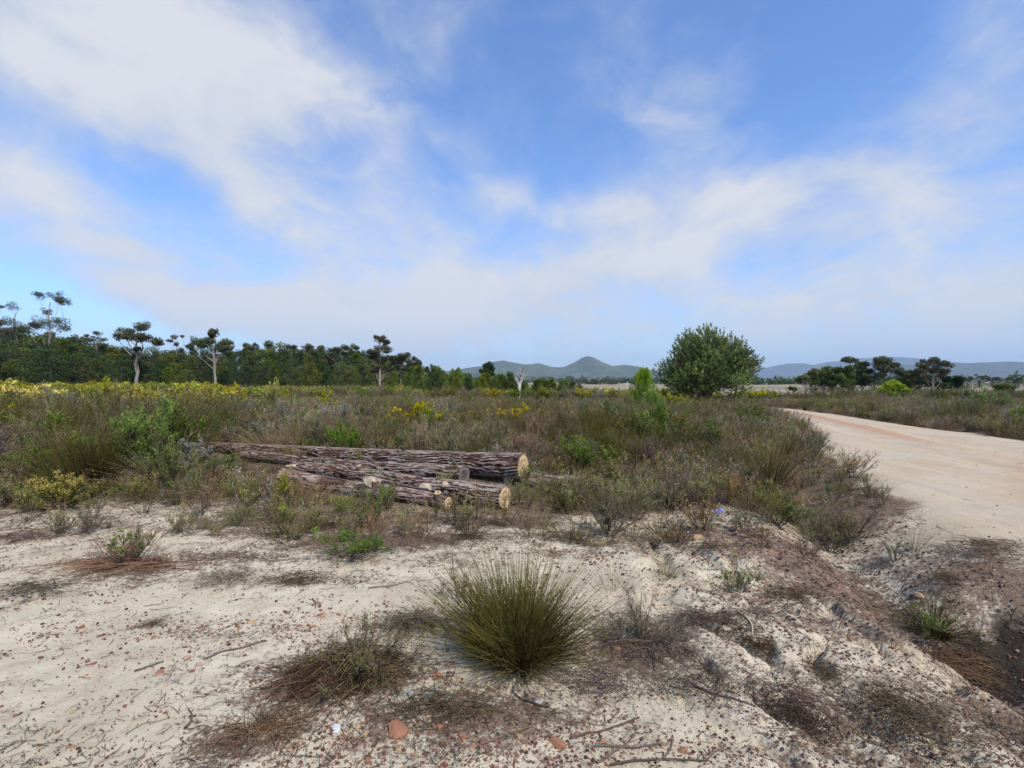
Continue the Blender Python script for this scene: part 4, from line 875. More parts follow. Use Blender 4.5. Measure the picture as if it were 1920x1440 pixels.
plant('small_plant', 655, 1045, [('foliage', heath(79, H=.28, lean=1.35, lfm='feather', nst=18, nb=90, nt=480, nl=4200, ls=(.02, .005), tl=.28, up=.3)), ('twigs', lying(200, .25, 80, (.3, .2), None, 3, .05, 'deadtwig', .0018))], 'sprawling fresh green sprig on the sand in front of the logs', 'plant')
plant('small_plant', 690, 990, [('foliage', heath(81, H=.38, lean=.8, lfm='green', nst=9, nb=40, nt=220, nl=1500, ls=(.02, .006), tl=.28))], 'loose grey green sprig just behind the fresh green one', 'plant')
plant('small_plant', 525, 952, [('foliage', heath(82, H=.38, lean=.7, lfm='yellow', nst=9, nb=50, nt=260, nl=1700, ls=(.022, .006), tl=.26, tint=(.1, .75)))], 'yellow green sprig at the left end of the front log', 'plant')
plant('small_plant', 342, 1000, [('foliage', heath(83, H=.26, lean=1.0, lfm='heathgreen', nst=12, nb=50, nt=260, nl=1500, ls=(.016, .005), tl=.3))], 'low olive cushion plant on the sand left of the log litter', 'plant')
plant('small_plant', 445, 985, [('foliage', heath(84, H=.30, lean=1.3, lfm='heathgreen', nst=16, nb=70, nt=420, nl=1200, ls=(.014, .005), tl=.3, up=.2))], 'flat brownish plant between the olive cushion and the log litter', 'plant')
plant('small_plant', 730, 955, [('foliage', heath(85, H=.36, lean=.6, lfm='feather', nst=8, nb=30, nt=150, nl=900, ls=(.018, .006), tl=.25))], 'upright little green shoot before the thin front log', 'plant')
plant('dark_bush', 985, 952, [('foliage', heath(86, H=.40, lean=1.0, lfm='green', twm='deadtwig', nst=16, nb=120, nt=800, nl=2600, ls=(.014, .006), tl=.22))], 'dark grey green bush squeezed between the two big sawn log ends', 'bush')
plant('grey_heath', 1140, 1000, [('foliage', heath(87, H=.52, lean=1.0, lfm='heathgreen', twm='deadtwig', nst=20, nb=130, nt=900, nl=2200, ls=(.016, .005), tl=.26)), ('dead_twigs', heath(88, H=.34, lean=1.2, lfm='deadbrown', twm='deadtwig', nst=16, nb=90, nt=600, nl=100, tl=.3))],
      'wide olive and grey shrub standing on the sand right of the logs', 'shrub')
plant('green_heath', 1190, 975, [('foliage', heath(89, H=.55, lean=.7, lfm='green', nst=14, nb=110, nt=700, nl=2800, ls=(.018, .006), tl=.24))], 'fresher green shrub overlapping the wide olive and grey shrub', 'shrub')
plant('grey_heath', 1262, 950, [('foliage', heath(90, H=.50, lean=1.0, lfm='grey', twm='deadtwig', nst=20, nb=130, nt=1000, nl=300, tl=.26))], 'mauve grey bare twigged shrub right of the olive and grey one', 'shrub')
plant('small_plant', 1455, 985, [('foliage', heath(91, H=.34, lean=1.1, lfm='green', nst=16, nb=90, nt=500, nl=2400, ls=(.016, .006), tl=.28))], 'low dense green shrub on the left lip of the ditch', 'shrub')
plant('grass_tuft', 1440, 930, [('blades', reeds(92, H=.85, n=260, lean=.45, m='restio', r0=.09, rad=.0022)), ('dry_blades', reeds(93, H=.9, n=180, lean=.5, m='dry', r0=.10, rad=.0018))], 'tall yellow green grass tuft between the heath and the road', 'grass tuft')
plant('small_plant', 1555, 1035, [('foliage', heath(94, H=.40, lean=1.0, lfm='heathgreen', nst=16, nb=90, nt=500, nl=1800, ls=(.016, .006), tl=.28, twm='twig'))], 'brownish green shrub sitting down in the ditch', 'shrub')
plant('rusty_heath', 1600, 1010, [('foliage', heath(95, H=.42, lean=1.1, lfm='deadbrown', nst=16, nb=90, nt=600, nl=1600, ls=(.016, .006), tl=.28))], 'rusty brown shrub on the ditch side below the road', 'shrub')
plant('small_plant', 1385, 1108, [('foliage', heath(96, H=.27, lean=1.1, lfm='green', nst=12, nb=50, nt=280, nl=1100, ls=(.014, .006), tl=.3, twm='deadtwig'))], 'small grey green plant on the upper right bank', 'plant')
plant('grass_tuft', 1250, 1080, [('blades', reeds(97, H=.20, n=110, lean=1.0, m='dry', r0=.06, rad=.0012, sag=.3))], 'little yellow grass tuft on open sand right of the reed clump', 'grass tuft')
plant('grass_tuft', 1752, 1200, [('blades', reeds(98, H=.34, n=420, lean=1.2, m='restio', r0=.08, rad=.0016, sag=.3)), ('leaves', heath(99, H=.24, lean=1.2, lfm='green', nst=12, nb=50, nt=280, nl=1300, ls=(.014, .005), tl=.3))], 'dark green grassy tuft on the right side of the ditch', 'grass tuft')
plant('small_plant', 860, 1120, [('blades', reeds(101, H=.26, n=34, lean=.9, m='dry', r0=.1, rad=.0011, sag=.1)), ('twigs', heath(102, H=.3, lean=.9, lfm='heath', nst=7, nb=20, nt=60, nl=120, tl=.25))], 'wispy dry sprays left of and behind the reed clump', 'plant')
plant('grass_tuft', 1150, 1110, [('blades', reeds(103, H=.3, n=50, lean=1.0, m='dry', r0=.12, rad=.0011, sag=.1))], 'wispy straw blades right of and behind the reed clump', 'grass tuft')
plant('dead_shrub', 285, 1172, [('twigs', lying(60, .12, 104, (.07, .05), None, 3, .2, 'deadbrown', .0014, hump=.04))], 'tiny dry grass wisp on the bare sand at left', 'dead shrub')
plant('dead_shrub', 1880, 1030, [('twigs', lying(420, .22, 105, (.7, .25), None, 3, .1, 'litter', .0016))], 'flat strip of brown litter along the lip of the road', 'dead shrub')
for i, (u, v) in enumerate([(1480, 1120), (1620, 1190), (1330, 1290), (1250, 1010), (1060, 1010), (880, 1010), (560, 1090), (420, 1090), (60, 1110), (40, 1010), (1660, 1060), (1780, 1090), (1340, 1030), (950, 985), (620, 985), (1560, 1270), (1130, 1290), (830, 1330)]):
    lab = ['on the pebbly bank above the ditch', 'on the left ditch slope', 'low on the right sand bank', 'before the mauve grey shrub', 'on the sand before the wide shrub', 'on the sand before the sawn log ends', 'on pale sand below the green sprig', 'beyond the pebble band', 'at the left picture edge', 'in the far left corner of the sand', 'right of the ditch', 'on the gravel below the road', 'behind the little yellow tuft', 'below the thick log end', 'in the bark litter before the logs', 'on the rilled bank', 'right under the reed clump', 'among the stones under the dead brown fan'][i]
    plant('dead_shrub', u, v, [('twigs', lying(300, .16, 700 + i, (.34, .16), None, 3, .14, ['deadbrown', 'deadtwig', 'litter'][i % 3], .0013, hump=.07, tint=(0, .75)))], 'flat scatter of dead stalks ' + lab, 'dead shrub')
# sapling and yellow bushes in the middle distance
def bushat(kind, u, Y, h, w, label, mi=0, base=None):
    b = {'conebush': 1.35, 'pine_sapling': 2.0, 'silver_bush': .95, 'green_bush': .95, 'green_heath': 1.05, 'grey_heath': 1.05, 'reed_tuft': .9}[kind]
    x, y, z = atY(u, Y); s = h / b; ww = w / ({'conebush': 1.9, 'pine_sapling': 1.3, 'silver_bush': 1.4, 'green_bush': 1.4, 'green_heath': 1.1, 'grey_heath': 1.1, 'reed_tuft': .9}[kind])
    link(kind, PROTO[kind][mi % len(PROTO[kind])], None, (x, y, z), random.uniform(0, 6), (ww, ww, s), label=label, category=INFO[kind][0])
PROTO['lime'] = [sapling(299, m='limepine', nb=230, tuft=26, L=.11, wid=.95, W=.010)]; x_, y_, z_ = atY(1206, 18)
link('pine_sapling', PROTO['lime'][0], None, (x_, y_, z_), 1, (.62, .62, .96), label='tall bright lime green sapling left of the round pine', category='sapling')
x_, y_, z_ = atY(1222, 16.5); link('pine_sapling', PROTO['lime'][0], None, (x_, y_, z_), 3, (.55, .55, .62), label='shorter lime green sapling at the foot of the tall one', category='sapling')
for (u, Y, h, w, lab, mi) in [(20, 15, 1.85, 2.6, 'wide pale yellow conebush at the left picture edge', 1), (25, 11, 1.25, 1.3, 'lower golden conebush before the wide one at the left edge', 1), (200, 16, 1.9, 1.6, 'domed yellow conebush beneath the tall gum at left', 1),
                              (285, 15, 1.5, 1.3, 'ochre conebush right of the domed yellow one', 0), (348, 15.5, 1.62, 1.1, 'brightest yellow conebush before the pale gum trunks', 1), (385, 16, 1.6, .9, 'greener conebush beside the brightest yellow one', 2),
                              (440, 22, 1.75, 1.1, 'round conebush with cream tops below the second gum', 1), (515, 26, 1.85, 1.1, 'round green conebush before the wood edge', 2), (602, 19, 1.32, 1.3, 'olive yellow conebush left of the grey bushes', 0),
                              (808, 17, 1.15, 1.15, 'bright yellow conebush standing above the heath in the middle', 1), (760, 20, 1.2, .9, 'dull yellow conebush left of the bright middle one', 0), (1062, 17, 1.1, 1.0, 'yellow conebush below the pointed mountain', 1),
                              (1012, 19, 1.15, .9, 'small yellow conebush left of the one below the mountain', 0), (1255, 23, 1.25, 1.3, 'golden conebush between sapling and round pine', 1), (1290, 22, 1.05, 1.2, 'low golden conebush under the round pine crown', 0), (880, 24, 1.2, 1.0, 'pale yellow conebush below the lone round tree', 2)]:
    bushat('conebush', u, Y, h, w, lab, mi)
bushat('silver_bush', 650, 12.6, 1.05, 1.3, 'large silvery white bush standing behind the logs', 0)
bushat('silver_bush', 615, 13.2, .95, 1.2, 'silvery bush adjoining the large silvery white one', 1)
bushat('silver_bush', 570, 12.4, .85, 1.5, 'broad grey bush left of the silvery pair', 2)
bushat('silver_bush', 140, 12.5, 1.35, 1.4, 'blue grey bush below the golden conebushes at left', 2)
bushat('green_heath', 208, 8.7, 1.42, .8, 'tallest slim green shrub at the left of the clearing', 0)
bushat('green_heath', 100, 9.0, 1.25, .9, 'slim olive shrub left of the tallest one', 1)
bushat('green_heath', 262, 9.5, 1.3, .7, 'slim olive shrub right of the tallest one', 2)
bushat('green_bush', 1850, 24, 1.15, 2.2, 'broad green bush on the far verge near the right edge', 1)
# blue scrap
def scrap():
    m, T, o = mat('blue_plastic'); p = T.n('ShaderNodeBsdfPrincipled'); p.inputs['Base Color'].default_value = (.10, .22, .68, 1); p.inputs['Roughness'].default_value = .4; T.t.links.new(p.outputs[0], o.inputs[0])
    g = G(); r = np.random.default_rng(3); n = 7; a, b = np.meshgrid(np.linspace(-.05, .05, n), np.linspace(-.03, .03, n)); z = .03 + .02 * np.sin(a * 70) + .015 * np.cos(b * 90 + a * 30)
    V = np.concatenate([np.stack([a, b, z], -1).reshape(-1, 3), np.stack([a, b, z - .001], -1).reshape(-1, 3)]); ii = np.arange(n * n).reshape(n, n)
    q = np.stack([ii[:-1, :-1], ii[:-1, 1:], ii[1:, 1:], ii[1:, :-1]], -1).reshape(-1, 4); g.add(V, Q=np.concatenate([q, q[:, ::-1] + n * n]))
    x, y, z = at(1348, 963); link('plastic_scrap', g.mesh('plastic_scrap', [m], False), None, (x, y, z), .3, 1.1, label='crumpled scrap of bright blue plastic among the low shrubs', category='plastic scrap')
scrap()

# ------------------------------------------------------------------ stones
def stone_mesh(seed, m, flat=.6, ang=.6):
    r = np.random.default_rng(seed); v, f = ico()
    # one subdivision
    ed = {}; V = list(v); F2 = []
    def mid(a, b):
        k = (min(a, b), max(a, b))
        if k not in ed: ed[k] = len(V); V.append(nrm((V[a] + V[b])[None])[0])
        return ed[k]
    for a, b, c in f:
        x, y, z = mid(a, b), mid(b, c), mid(c, a); F2 += [(a, x, z), (x, b, y), (z, y, c), (x, y, z)]
    V = np.array(V); pl = nrm(r.normal(size=(9, 3))); d = r.uniform(.42, .85, 9)
    for p, q in zip(pl, d):
        s = V @ p; V = V - np.where(s > q, (s - q) * ang * 1.4, 0)[:, None] * p
    V = V * np.array([1, r.uniform(.65, .95), flat]) + r.normal(size=V.shape) * .035
    g = G(); g.add(V, T=F2); return g.mesh('stone', [M[m]], False)
STN = {m: [stone_mesh(900 + 7 * i + j * 31, m, (.55, .7, .4)[i]) for i in range(3)] for j, m in enumerate(['stone_orange', 'stone_red', 'stone_ochre', 'stone_grey', 'stone_white'])}
SL = [(1045, 1396, 30, 'stone_orange', 'largest flat orange stone, near the bottom edge right of centre'), (742, 1372, 30, 'stone_orange', 'big rounded orange stone below the dead brown fan'), (748, 1408, 17, 'stone_ochre', 'ochre stone just below the big rounded orange one'),
      (868, 1384, 17, 'stone_orange', 'round rust stone between the ochre stone and the largest orange one'), (818, 1366, 13, 'stone_orange', 'small orange stone above the round rust one'), (976, 1382, 11, 'stone_ochre', 'small yellow stone left of the largest orange one'),
      (1130, 1396, 13, 'stone_orange', 'small orange stone among fallen sticks at the bottom'), (1282, 1412, 14, 'stone_orange', 'orange stone by itself at the bottom right of the sticks'), (668, 1366, 13, 'stone_ochre', 'yellow stone left of the big rounded orange one'),
      (682, 1380, 10, 'stone_ochre', 'little yellow stone touching its larger yellow neighbour'), (515, 1345, 20, 'stone_ochre', 'flat triangular tan stone left of the dead brown fan'), (800, 1306, 12, 'stone_grey', 'egg shaped pale grey stone below the reed clump'),
      (765, 1300, 13, 'stone_grey', 'jagged grey stone left of the egg shaped one'), (835, 1312, 15, 'stone_grey', 'flat grey stone right of the egg shaped one'), (628, 1368, 16, 'stone_white', 'long white stone standing out at the left of the stone patch'),
      (845, 1245, 15, 'stone_orange', 'bright orange stone under the left skirt of the reed clump'), (822, 1268, 14, 'stone_orange', 'orange stone just below the bright one by the reeds'), (860, 1272, 9, 'stone_ochre', 'tan chip beside the two orange stones by the reeds'),
      (1488, 1104, 15, 'stone_orange', 'flat orange stone on the upper right bank'), (1726, 1118, 15, 'stone_ochre', 'rounded pinkish tan stone right of the ditch'), (172, 1246, 9, 'stone_red', 'dark red stone alone on the sand at left'), (352, 1236, 9, 'stone_orange', 'orange red stone below the pebble band'),
      (296, 1263, 11, 'stone_orange', 'flat pale orange stone between the two lone red ones'), (358, 1260, 7, 'stone_red', 'small red stone under the orange red one'), (202, 1132, 6, 'stone_red', 'small rust stone above the pebble band'), (130, 1404, 9, 'stone_orange', 'brown orange stone in the bottom left corner'),
      (308, 1338, 6, 'stone_red', 'little dark red stone at lower left of centre'), (232, 1326, 8, 'stone_red', 'rust stone left of the little dark red one'), (600, 1154, 9, 'stone_orange', 'orange stone at the right end of the pebble band'), (585, 1176, 8, 'stone_orange', 'second orange stone just below the right end of the pebble band'),
      (470, 1168, 12, 'stone_ochre', 'pale greenish yellow flat stone in the pebble band'), (150, 1178, 8, 'stone_red', 'red stone at the left end of the pebble band'), (395, 1190, 8, 'stone_orange', 'orange stone in the middle of the pebble band'), (700, 1398, 9, 'stone_red', 'dark red stone left of the ochre stone'),
      (905, 1395, 11, 'stone_red', 'dark rust stone right of the round one at the bottom'), (690, 1425, 12, 'stone_orange', 'orange stone cut by the bottom edge left of centre'), (830, 1438, 12, 'stone_red', 'red stone cut by the bottom edge near the middle'), (1075, 1255, 7, 'stone_white', 'white chip at the right foot of the reed clump'),
      (1160, 1216, 9, 'stone_orange', 'small orange stone inside the grey twig tangle'), (1292, 1214, 8, 'stone_red', 'rust stone right of the grey twig tangle'), (920, 1322, 8, 'stone_white', 'small white quartz chip in front of the reed clump'), (1010, 1318, 9, 'stone_grey', 'grey stone beneath the reed clump front'),
      (765, 1432, 8, 'stone_grey', 'dark grey pebble near the bottom edge'), (1310, 1008, 16, 'stone_ochre', 'flat ochre stone at the back of the right sand'), (560, 1175, 7, 'stone_red', 'rusty stone left of the paired orange ones')]
for i, (u, v, s, m, lab) in enumerate(SL):
    x, y, z = at(u, v); rs = s / F * y * .9
    link('stone', STN[m][i % 3], None, (x, y, z + rs * .02), random.uniform(0, 6), (rs, rs, rs * .7), label=lab, category='stone')
def cobbles():
    r = np.random.default_rng(33); n = 0; k = 0
    spots = [((-.35, 2.27), (.75, .13), 60), ((-1.6, 3.42), (.9, .12), 36), ((-.25, 2.6), (.35, .15), 26), ((2.2, 3.6), (.8, .5), 40), ((3.9, 4.9), (.5, .6), 26), ((-2.3, 2.6), (.8, .4), 18)]
    names = ['in the stone patch at the bottom edge', 'in the pebble band on the left sand', 'in the litter under the reed clump', 'on the rilled right bank', 'on the gravel slope below the road', 'on the bare sand at lower left']
    for si, ((cx, cy), (sx, sy), cnt) in enumerate(spots):
        for _ in range(cnt):
            x = cx + r.normal() * sx * .6; y = cy + r.normal() * sy * .7 + (.12 * (x - cx) if si == 1 else 0); s = r.uniform(.007, .014) * (1.2 if si > 2 else 1)
            m = ['stone_red', 'stone_orange', 'stone_red', 'stone_ochre', 'stone_grey'][int(r.integers(0, 5 if si in (0, 2) else 4))]
            link('small_stone', STN[m][int(r.integers(0, 3))], None, (x, y, hz(x, y) + s * .2), r.uniform(0, 6), (s, s, s * .8), label='thumb sized ironstone ' + names[si], category='stone', group='small stones ' + names[si])
cobbles()
def sticks():
    r = np.random.default_rng(70)
    L_ = [((1120, 1404), (1240, 1398), 'straight dark stick lying level near the bottom edge'), ((1230, 1436), (1262, 1392), 'short stick crossing the level dark one'), ((1145, 1440), (1330, 1432), 'thin straight stick on the bottom edge'), ((1070, 1390), (1200, 1350), 'curving grey stick right of the largest orange stone'),
          ((690, 1105), (765, 1092), 'forked grey stick behind the reed clump'), ((250, 1262), (305, 1244), 'slim brown stick on the bare sand at left'), ((345, 1370), (352, 1335), 'short upright looking twig at lower left'), ((1120, 1436), (1190, 1380), 'bent brown stick in the bottom stick jumble'), ((1030, 1330), (960, 1300), 'grey stick poking from beneath the reed clump'),
          ((1385, 1150), (1410, 1205), 'pale bleached curved stick on the right bank'), ((900, 1400), (1000, 1365), 'brown twig left of the largest orange stone'), ((380, 1240), (500, 1205), 'long thin reddish twig below the pebble band'), ((585, 1125), (590, 1143), 'short dark twig above the paired orange stones'), ((1300, 1290), (1420, 1330), 'dark stick sloping down the right bank')]
    for (a, b, lab) in L_:
        p = np.array(at(*a)); q = np.array(at(*b)); K = 9; s = np.linspace(0, 1, K)[:, None]; P = p + (q - p) * s; n = np.array([-(q - p)[1], (q - p)[0], 0]); P += n * .12 * np.sin(s * np.pi) * r.uniform(-1, 1)
        P[:, 2] = height(P[:, 0], P[:, 1]) + .008; P -= [p[0], p[1], 0]; pale = 'pale' in lab
        g = G(); tubes(g, P[None], np.linspace(.0055, .0028, K)[None] * (1.5 if pale else 1), 6, 1.0 if pale else r.uniform(.1, .5), 0)
        B = grow(P[None], 3, .3, .9, .08, .7, 0, 4, r); B[..., 2] = np.clip(B[..., 2], p[2] - .05, p[2] + .03); tubes(g, B, taper(B, .0025, .0012), 4, .4, 0)
        link('stick', g.mesh('stick', [M['deadtwig']]), None, (p[0], p[1], 0), label=lab, category='stick')
    # grey seed pod
    x, y, z = at(380, 1368); th = np.linspace(-.9, .9, 9); P = np.stack([th * .045, .02 * np.cos(th * 1.6), np.full(9, .008)], 1); g = G(); tubes(g, P[None], (.009 * np.cos(th * 1.5) + .001)[None], 8, .8, 0)
    link('seed_pod', g.mesh('seed_pod', [M['deadtwig']]), None, (x, y, z), -.2, label='grey curved seed pod on bare sand at lower left', category='seed pod')
sticks()

# ------------------------------------------------------------------ trees
def cluster(g, c, rad, n, L, W, r, m=1, flat=.5, lo=0., hi=1.):
    d = nrm(r.normal(size=(n, 3))); q = r.uniform(.35, 1, n)[:, None] ** .6; p = c + d * q * np.array([rad, rad, rad * flat])
    lump = 1 + .25 * np.sin(d[:, 0:1] * 5 + c[0]) * np.cos(d[:, 1:2] * 4 + c[1]); p = c + (p - c) * lump
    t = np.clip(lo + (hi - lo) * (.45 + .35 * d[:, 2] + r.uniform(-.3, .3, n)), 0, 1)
    leaves(g, p, d * .5 + r.normal(size=(n, 3)), L * r.uniform(.6, 1.3, n), W * r.uniform(.7, 1.3, n), t, m, r)
def curve_to(a, b, r, K=6, bow=.1):
    s = np.linspace(0, 1, K)[:, None]; L = np.linalg.norm(b - a); P = a + (b - a) * s; P[:, :2] += (r.normal(size=2) * bow * L) * np.sin(s * np.pi); P[:, 2] += bow * L * .3 * np.sin(s[:, 0] * np.pi) * -1; return P
def gum(seed, H, cl, lf='euc', trunk_r=.02, leafL=.28, dens=330, lean=0.0, flat=.62, thick=.75):
    """cl: list of (x, z, r) foliage clusters as fractions of H; depth is random. Returns the trunk and crown meshes"""
    r = np.random.default_rng(seed); gt = G(); gc = G(); K = 9
    zt = max(c[1] for c in cl) * .93; tr = np.zeros((K, 3)); tr[:, 2] = np.linspace(-.1, zt * H, K); tr[:, 0] = lean * H * np.linspace(0, 1, K) ** 1.5 + r.normal(size=K) * .008 * H; tr[:, 1] = r.normal(size=K) * .008 * H
    tubes(gt, tr[None], np.linspace(trunk_r * H, trunk_r * .25 * H, K)[None], 8, r.uniform(.4, .8), 0)
    for (x, z, rd) in cl:
        yy = r.uniform(-.5, .5) * abs(x) * 1.2 + r.uniform(-.06, .06); c = np.array([x * H, yy * H, z * H]); f = max(.25, z / zt - .28 - .3 * abs(x)) * (K - 1); f = min(f, K - 1.01); k = int(f)
        p0 = tr[k] * (1 - f + k) + tr[k + 1] * (f - k); P = curve_to(p0, c - np.array([0, 0, rd * H * .2]), r); tubes(gt, P[None], np.linspace(trunk_r * .38 * H, trunk_r * .12 * H, 6)[None] * thick, 5, r.uniform(.3, .8), 0)
        nb = 8
        for q in range(nb):
            o = nrm(r.normal(size=3)) * r.uniform(.2, .95) * rd * H * np.array([1, 1, flat]); sr = rd * H * r.uniform(.34, .56)
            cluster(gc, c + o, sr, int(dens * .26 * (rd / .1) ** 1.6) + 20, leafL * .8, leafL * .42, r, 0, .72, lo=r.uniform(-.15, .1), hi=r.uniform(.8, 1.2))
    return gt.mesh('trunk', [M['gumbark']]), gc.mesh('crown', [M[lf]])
def pine(seed, H, wid=.5, n=110, lf='pine', base=.12, leafL=.30, shape='cone'):
    r = np.random.default_rng(seed); gt = G(); gc = G(); K = 7; tr = np.zeros((K, 3)); tr[:, 2] = np.linspace(-.1, H * .96, K); tr[:, :2] = r.normal(size=(K, 2)) * .012 * H
    tubes(gt, tr[None], np.linspace(.022 * H, .005 * H, K)[None], 7, .5, 0)
    z = base + (1 - base) * r.uniform(0, 1, n) ** .9
    prof = (1 - z) ** .62 if shape == 'cone' else np.sqrt(np.clip(1 - ((z - .55) / .48) ** 2, .05, 1))
    a = r.uniform(0, 6.28, n); q = r.uniform(.25, 1.05, n); rr = wid * .5 * H * prof * q
    c = np.stack([np.cos(a) * rr, np.sin(a) * rr, z * H], 1)
    for ci in c[::3]:
        p0 = np.array([0, 0, max(.1, ci[2] - .12 * H)]); P = curve_to(p0, ci, r, 5, .06); tubes(gt, P[None], np.linspace(.008 * H, .003 * H, 5)[None], 4, .4, 0)
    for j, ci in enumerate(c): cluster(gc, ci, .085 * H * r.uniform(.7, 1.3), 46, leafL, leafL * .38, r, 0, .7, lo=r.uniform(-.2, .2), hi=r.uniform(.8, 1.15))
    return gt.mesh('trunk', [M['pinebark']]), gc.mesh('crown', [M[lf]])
def tree(name, meshes, u, Y, label, cat='tree', sc=1.0, rz=0, group=None, dz=0):
    x, y, z = atY(u, Y); e = link(name, None, None, (x, y, z - .05 + dz), rz, sc, label=label, category=cat, group=group)
    link('trunk', meshes[0], e); link('crown', meshes[1], e); return e

# --- the wood on the left: pines and gums ~85-110 m away
PINES = [pine(1000 + i, 8.0, wid=(.55, .7, .62, .8, .6, .75)[i], n=95, lf=('pine', 'pine', 'pinewarm', 'pine', 'pinewarm', 'pine')[i], shape=('cone', 'round', 'round', 'round', 'cone', 'round')[i], base=.05) for i in range(6)]
def GC(*a): return list(a)
GUMS = [gum(1100, 9, GC((-.18, .72, .12), (.0, .92, .12), (.14, .80, .11), (.03, .70, .10), (-.06, .80, .08))), gum(1101, 9, GC((-.2, .8, .10), (.05, .95, .09), (.2, .82, .11))), gum(1102, 9, GC((-.1, .9, .10), (.12, .85, .12), (.22, .72, .08), (-.2, .74, .07))),
        gum(1103, 9, GC((0, .93, .12), (.1, .78, .12), (-.12, .8, .1), (.02, .62, .1)))]
r_ = np.random.default_rng(404)
top = lambda u: float(np.interp(u, [-60, 40, 150, 250, 330, 420, 500, 560, 640, 700, 760, 800, 850], [624, 630, 642, 656, 662, 664, 648, 660, 662, 668, 680, 692, 703]))
cnt = 0
for row, (Y, sp, dt) in enumerate([(76, 26, 22), (88, 25, 11), (100, 23, 2), (112, 26, -2)]):
    u = -130
    while u < 850:
        u += sp * r_.uniform(.6, 1.35); uu = u
        if uu > 850: break
        v = top(uu) + dt + r_.uniform(-6, 9); Yj = Y + r_.uniform(-4, 4); H = (VH - v) / F * Yj + EYE; H = max(H, 2.2)
        i = int(r_.integers(0, 6)); sc = H / 8.0
        if row == 0 and r_.uniform() < .25: continue
        wh = ['in the front row of the left wood', 'in the second row of the left wood', 'deep in the left wood', 'at the back of the left wood'][row]
        part = 'left part' if uu < 280 else ('middle' if uu < 560 else 'right end')
        tree('pine_tree', PINES[i], uu, Yj, ('dark green' if i in (0, 1, 3, 5) else 'lighter olive green') + (' pointed' if i in (0, 4) else ' rounded') + ' pine ' + wh + ', ' + part, 'pine tree', (sc * r_.uniform(.95, 1.2),) * 2 + (sc,), r_.uniform(0, 6), 'pines ' + wh + ', ' + part)
for j in range(46):       # thin gums whose umbrella tops stand above the wood
    uu = r_.uniform(-40, 770); v = top(uu) + r_.uniform(-20, 2); Y = r_.uniform(104, 122); H = (VH - v) / F * Y + EYE; i = int(r_.integers(0, 4))
    part = 'left part' if uu < 280 else ('middle' if uu < 560 else 'right end')
    tree('gum_tree', GUMS[i], uu, Y, 'thin gum whose flat crown tops the ' + part + ' of the left wood', 'gum tree', (H / 9, H / 9, H / 9), r_.uniform(0, 6), 'thin gums above the ' + part + ' of the wood')
def big_gum(seed, u, v0, Y, pts, label, **kw):
    """pts: foliage clusters given as (u, v, radius px) in the photograph, placed in depth round the trunk at distance Y"""
    x0 = (u - UC) / F * Y; z0 = hz(x0, Y); vt = min(p[1] - p[2] * .6 for p in pts); H = (VH - vt) / F * Y + EYE - z0
    cl = [(((a - u) / F * Y) / H, ((VH - b) / F * Y + EYE - z0) / H, c / F * Y / H) for a, b, c in pts]
    return tree('gum_tree', gum(seed, H, cl, **kw), u, Y, label, 'gum tree')
big_gum(1200, 92, 0, 86, [(85, 555, 14), (102, 553, 13), (118, 563, 10), (132, 567, 11), (143, 569, 9), (81, 584, 12), (68, 611, 15), (88, 608, 22), (112, 612, 18), (60, 608, 9), (100, 600, 14)], 'tallest gum at left with small tufts held high on bare branches', trunk_r=.012, leafL=.22, thick=.6, dens=420)
big_gum(1201, 30, 0, 94, [(18, 573, 11), (8, 575, 6), (22, 603, 14), (36, 610, 13), (8, 618, 12), (44, 622, 12), (25, 620, 14)], 'thin topped gum left of the tallest one', trunk_r=.012, leafL=.22, thick=.6, dens=380)
big_gum(1202, 2, 0, 90, [(-4, 603, 10), (4, 620, 15), (-20, 612, 18)], 'gum cut by the left picture edge', trunk_r=.014, leafL=.24)
big_gum(1203, 257, 0, 70, [(264, 612, 17), (234, 622, 13), (223, 630, 12), (244, 630, 14), (276, 634, 15), (290, 640, 13), (262, 634, 15), (306, 641, 9), (262, 655, 9), (252, 668, 6)], 'big gum with a pale trunk standing before the left wood', trunk_r=.026, leafL=.26)
big_gum(1204, 402, 0, 70, [(400, 621, 12), (392, 630, 10), (375, 640, 14), (420, 641, 14), (388, 647, 15), (410, 652, 15), (366, 652, 10), (395, 640, 12), (428, 651, 8)], 'second pale trunked gum right of the big one', trunk_r=.024, leafL=.26)
big_gum(1205, 712, 0, 68, [(716, 637, 12), (726, 641, 9), (708, 633, 7), (704, 658, 13), (724, 655, 12), (696, 668, 11), (716, 672, 13), (736, 672, 10), (708, 690, 11), (728, 690, 12)], 'tall forked gum at the right end of the wood', trunk_r=.022, leafL=.24)
big_gum(1206, 752, 0, 68, [(748, 672, 12), (758, 668, 9), (742, 684, 10), (760, 688, 12), (770, 680, 7)], 'shorter gum beside the tall forked one', trunk_r=.022, leafL=.24)
big_gum(1207, 782, 0, 68, [(778, 684, 9), (786, 680, 8), (774, 694, 9), (788, 697, 10), (798, 692, 6)], 'lowest gum ending the wood on the right', trunk_r=.022, leafL=.24)
big_gum(1208, 180, 0, 100, [(180, 624, 8), (168, 634, 7), (156, 628, 5), (190, 636, 8)], 'slim gum rising behind the pines right of the tallest', trunk_r=.012, leafL=.22)
big_gum(1209, 333, 0, 100, [(330, 632, 7), (340, 630, 5), (322, 640, 7), (335, 645, 7)], 'slim flat topped gum between the two pale trunks', trunk_r=.012, leafL=.22)
big_gum(1210, 478, 0, 100, [(478, 645, 5), (470, 660, 6), (486, 658, 6)], 'wispy gum top above the middle of the wood', trunk_r=.012, leafL=.2)
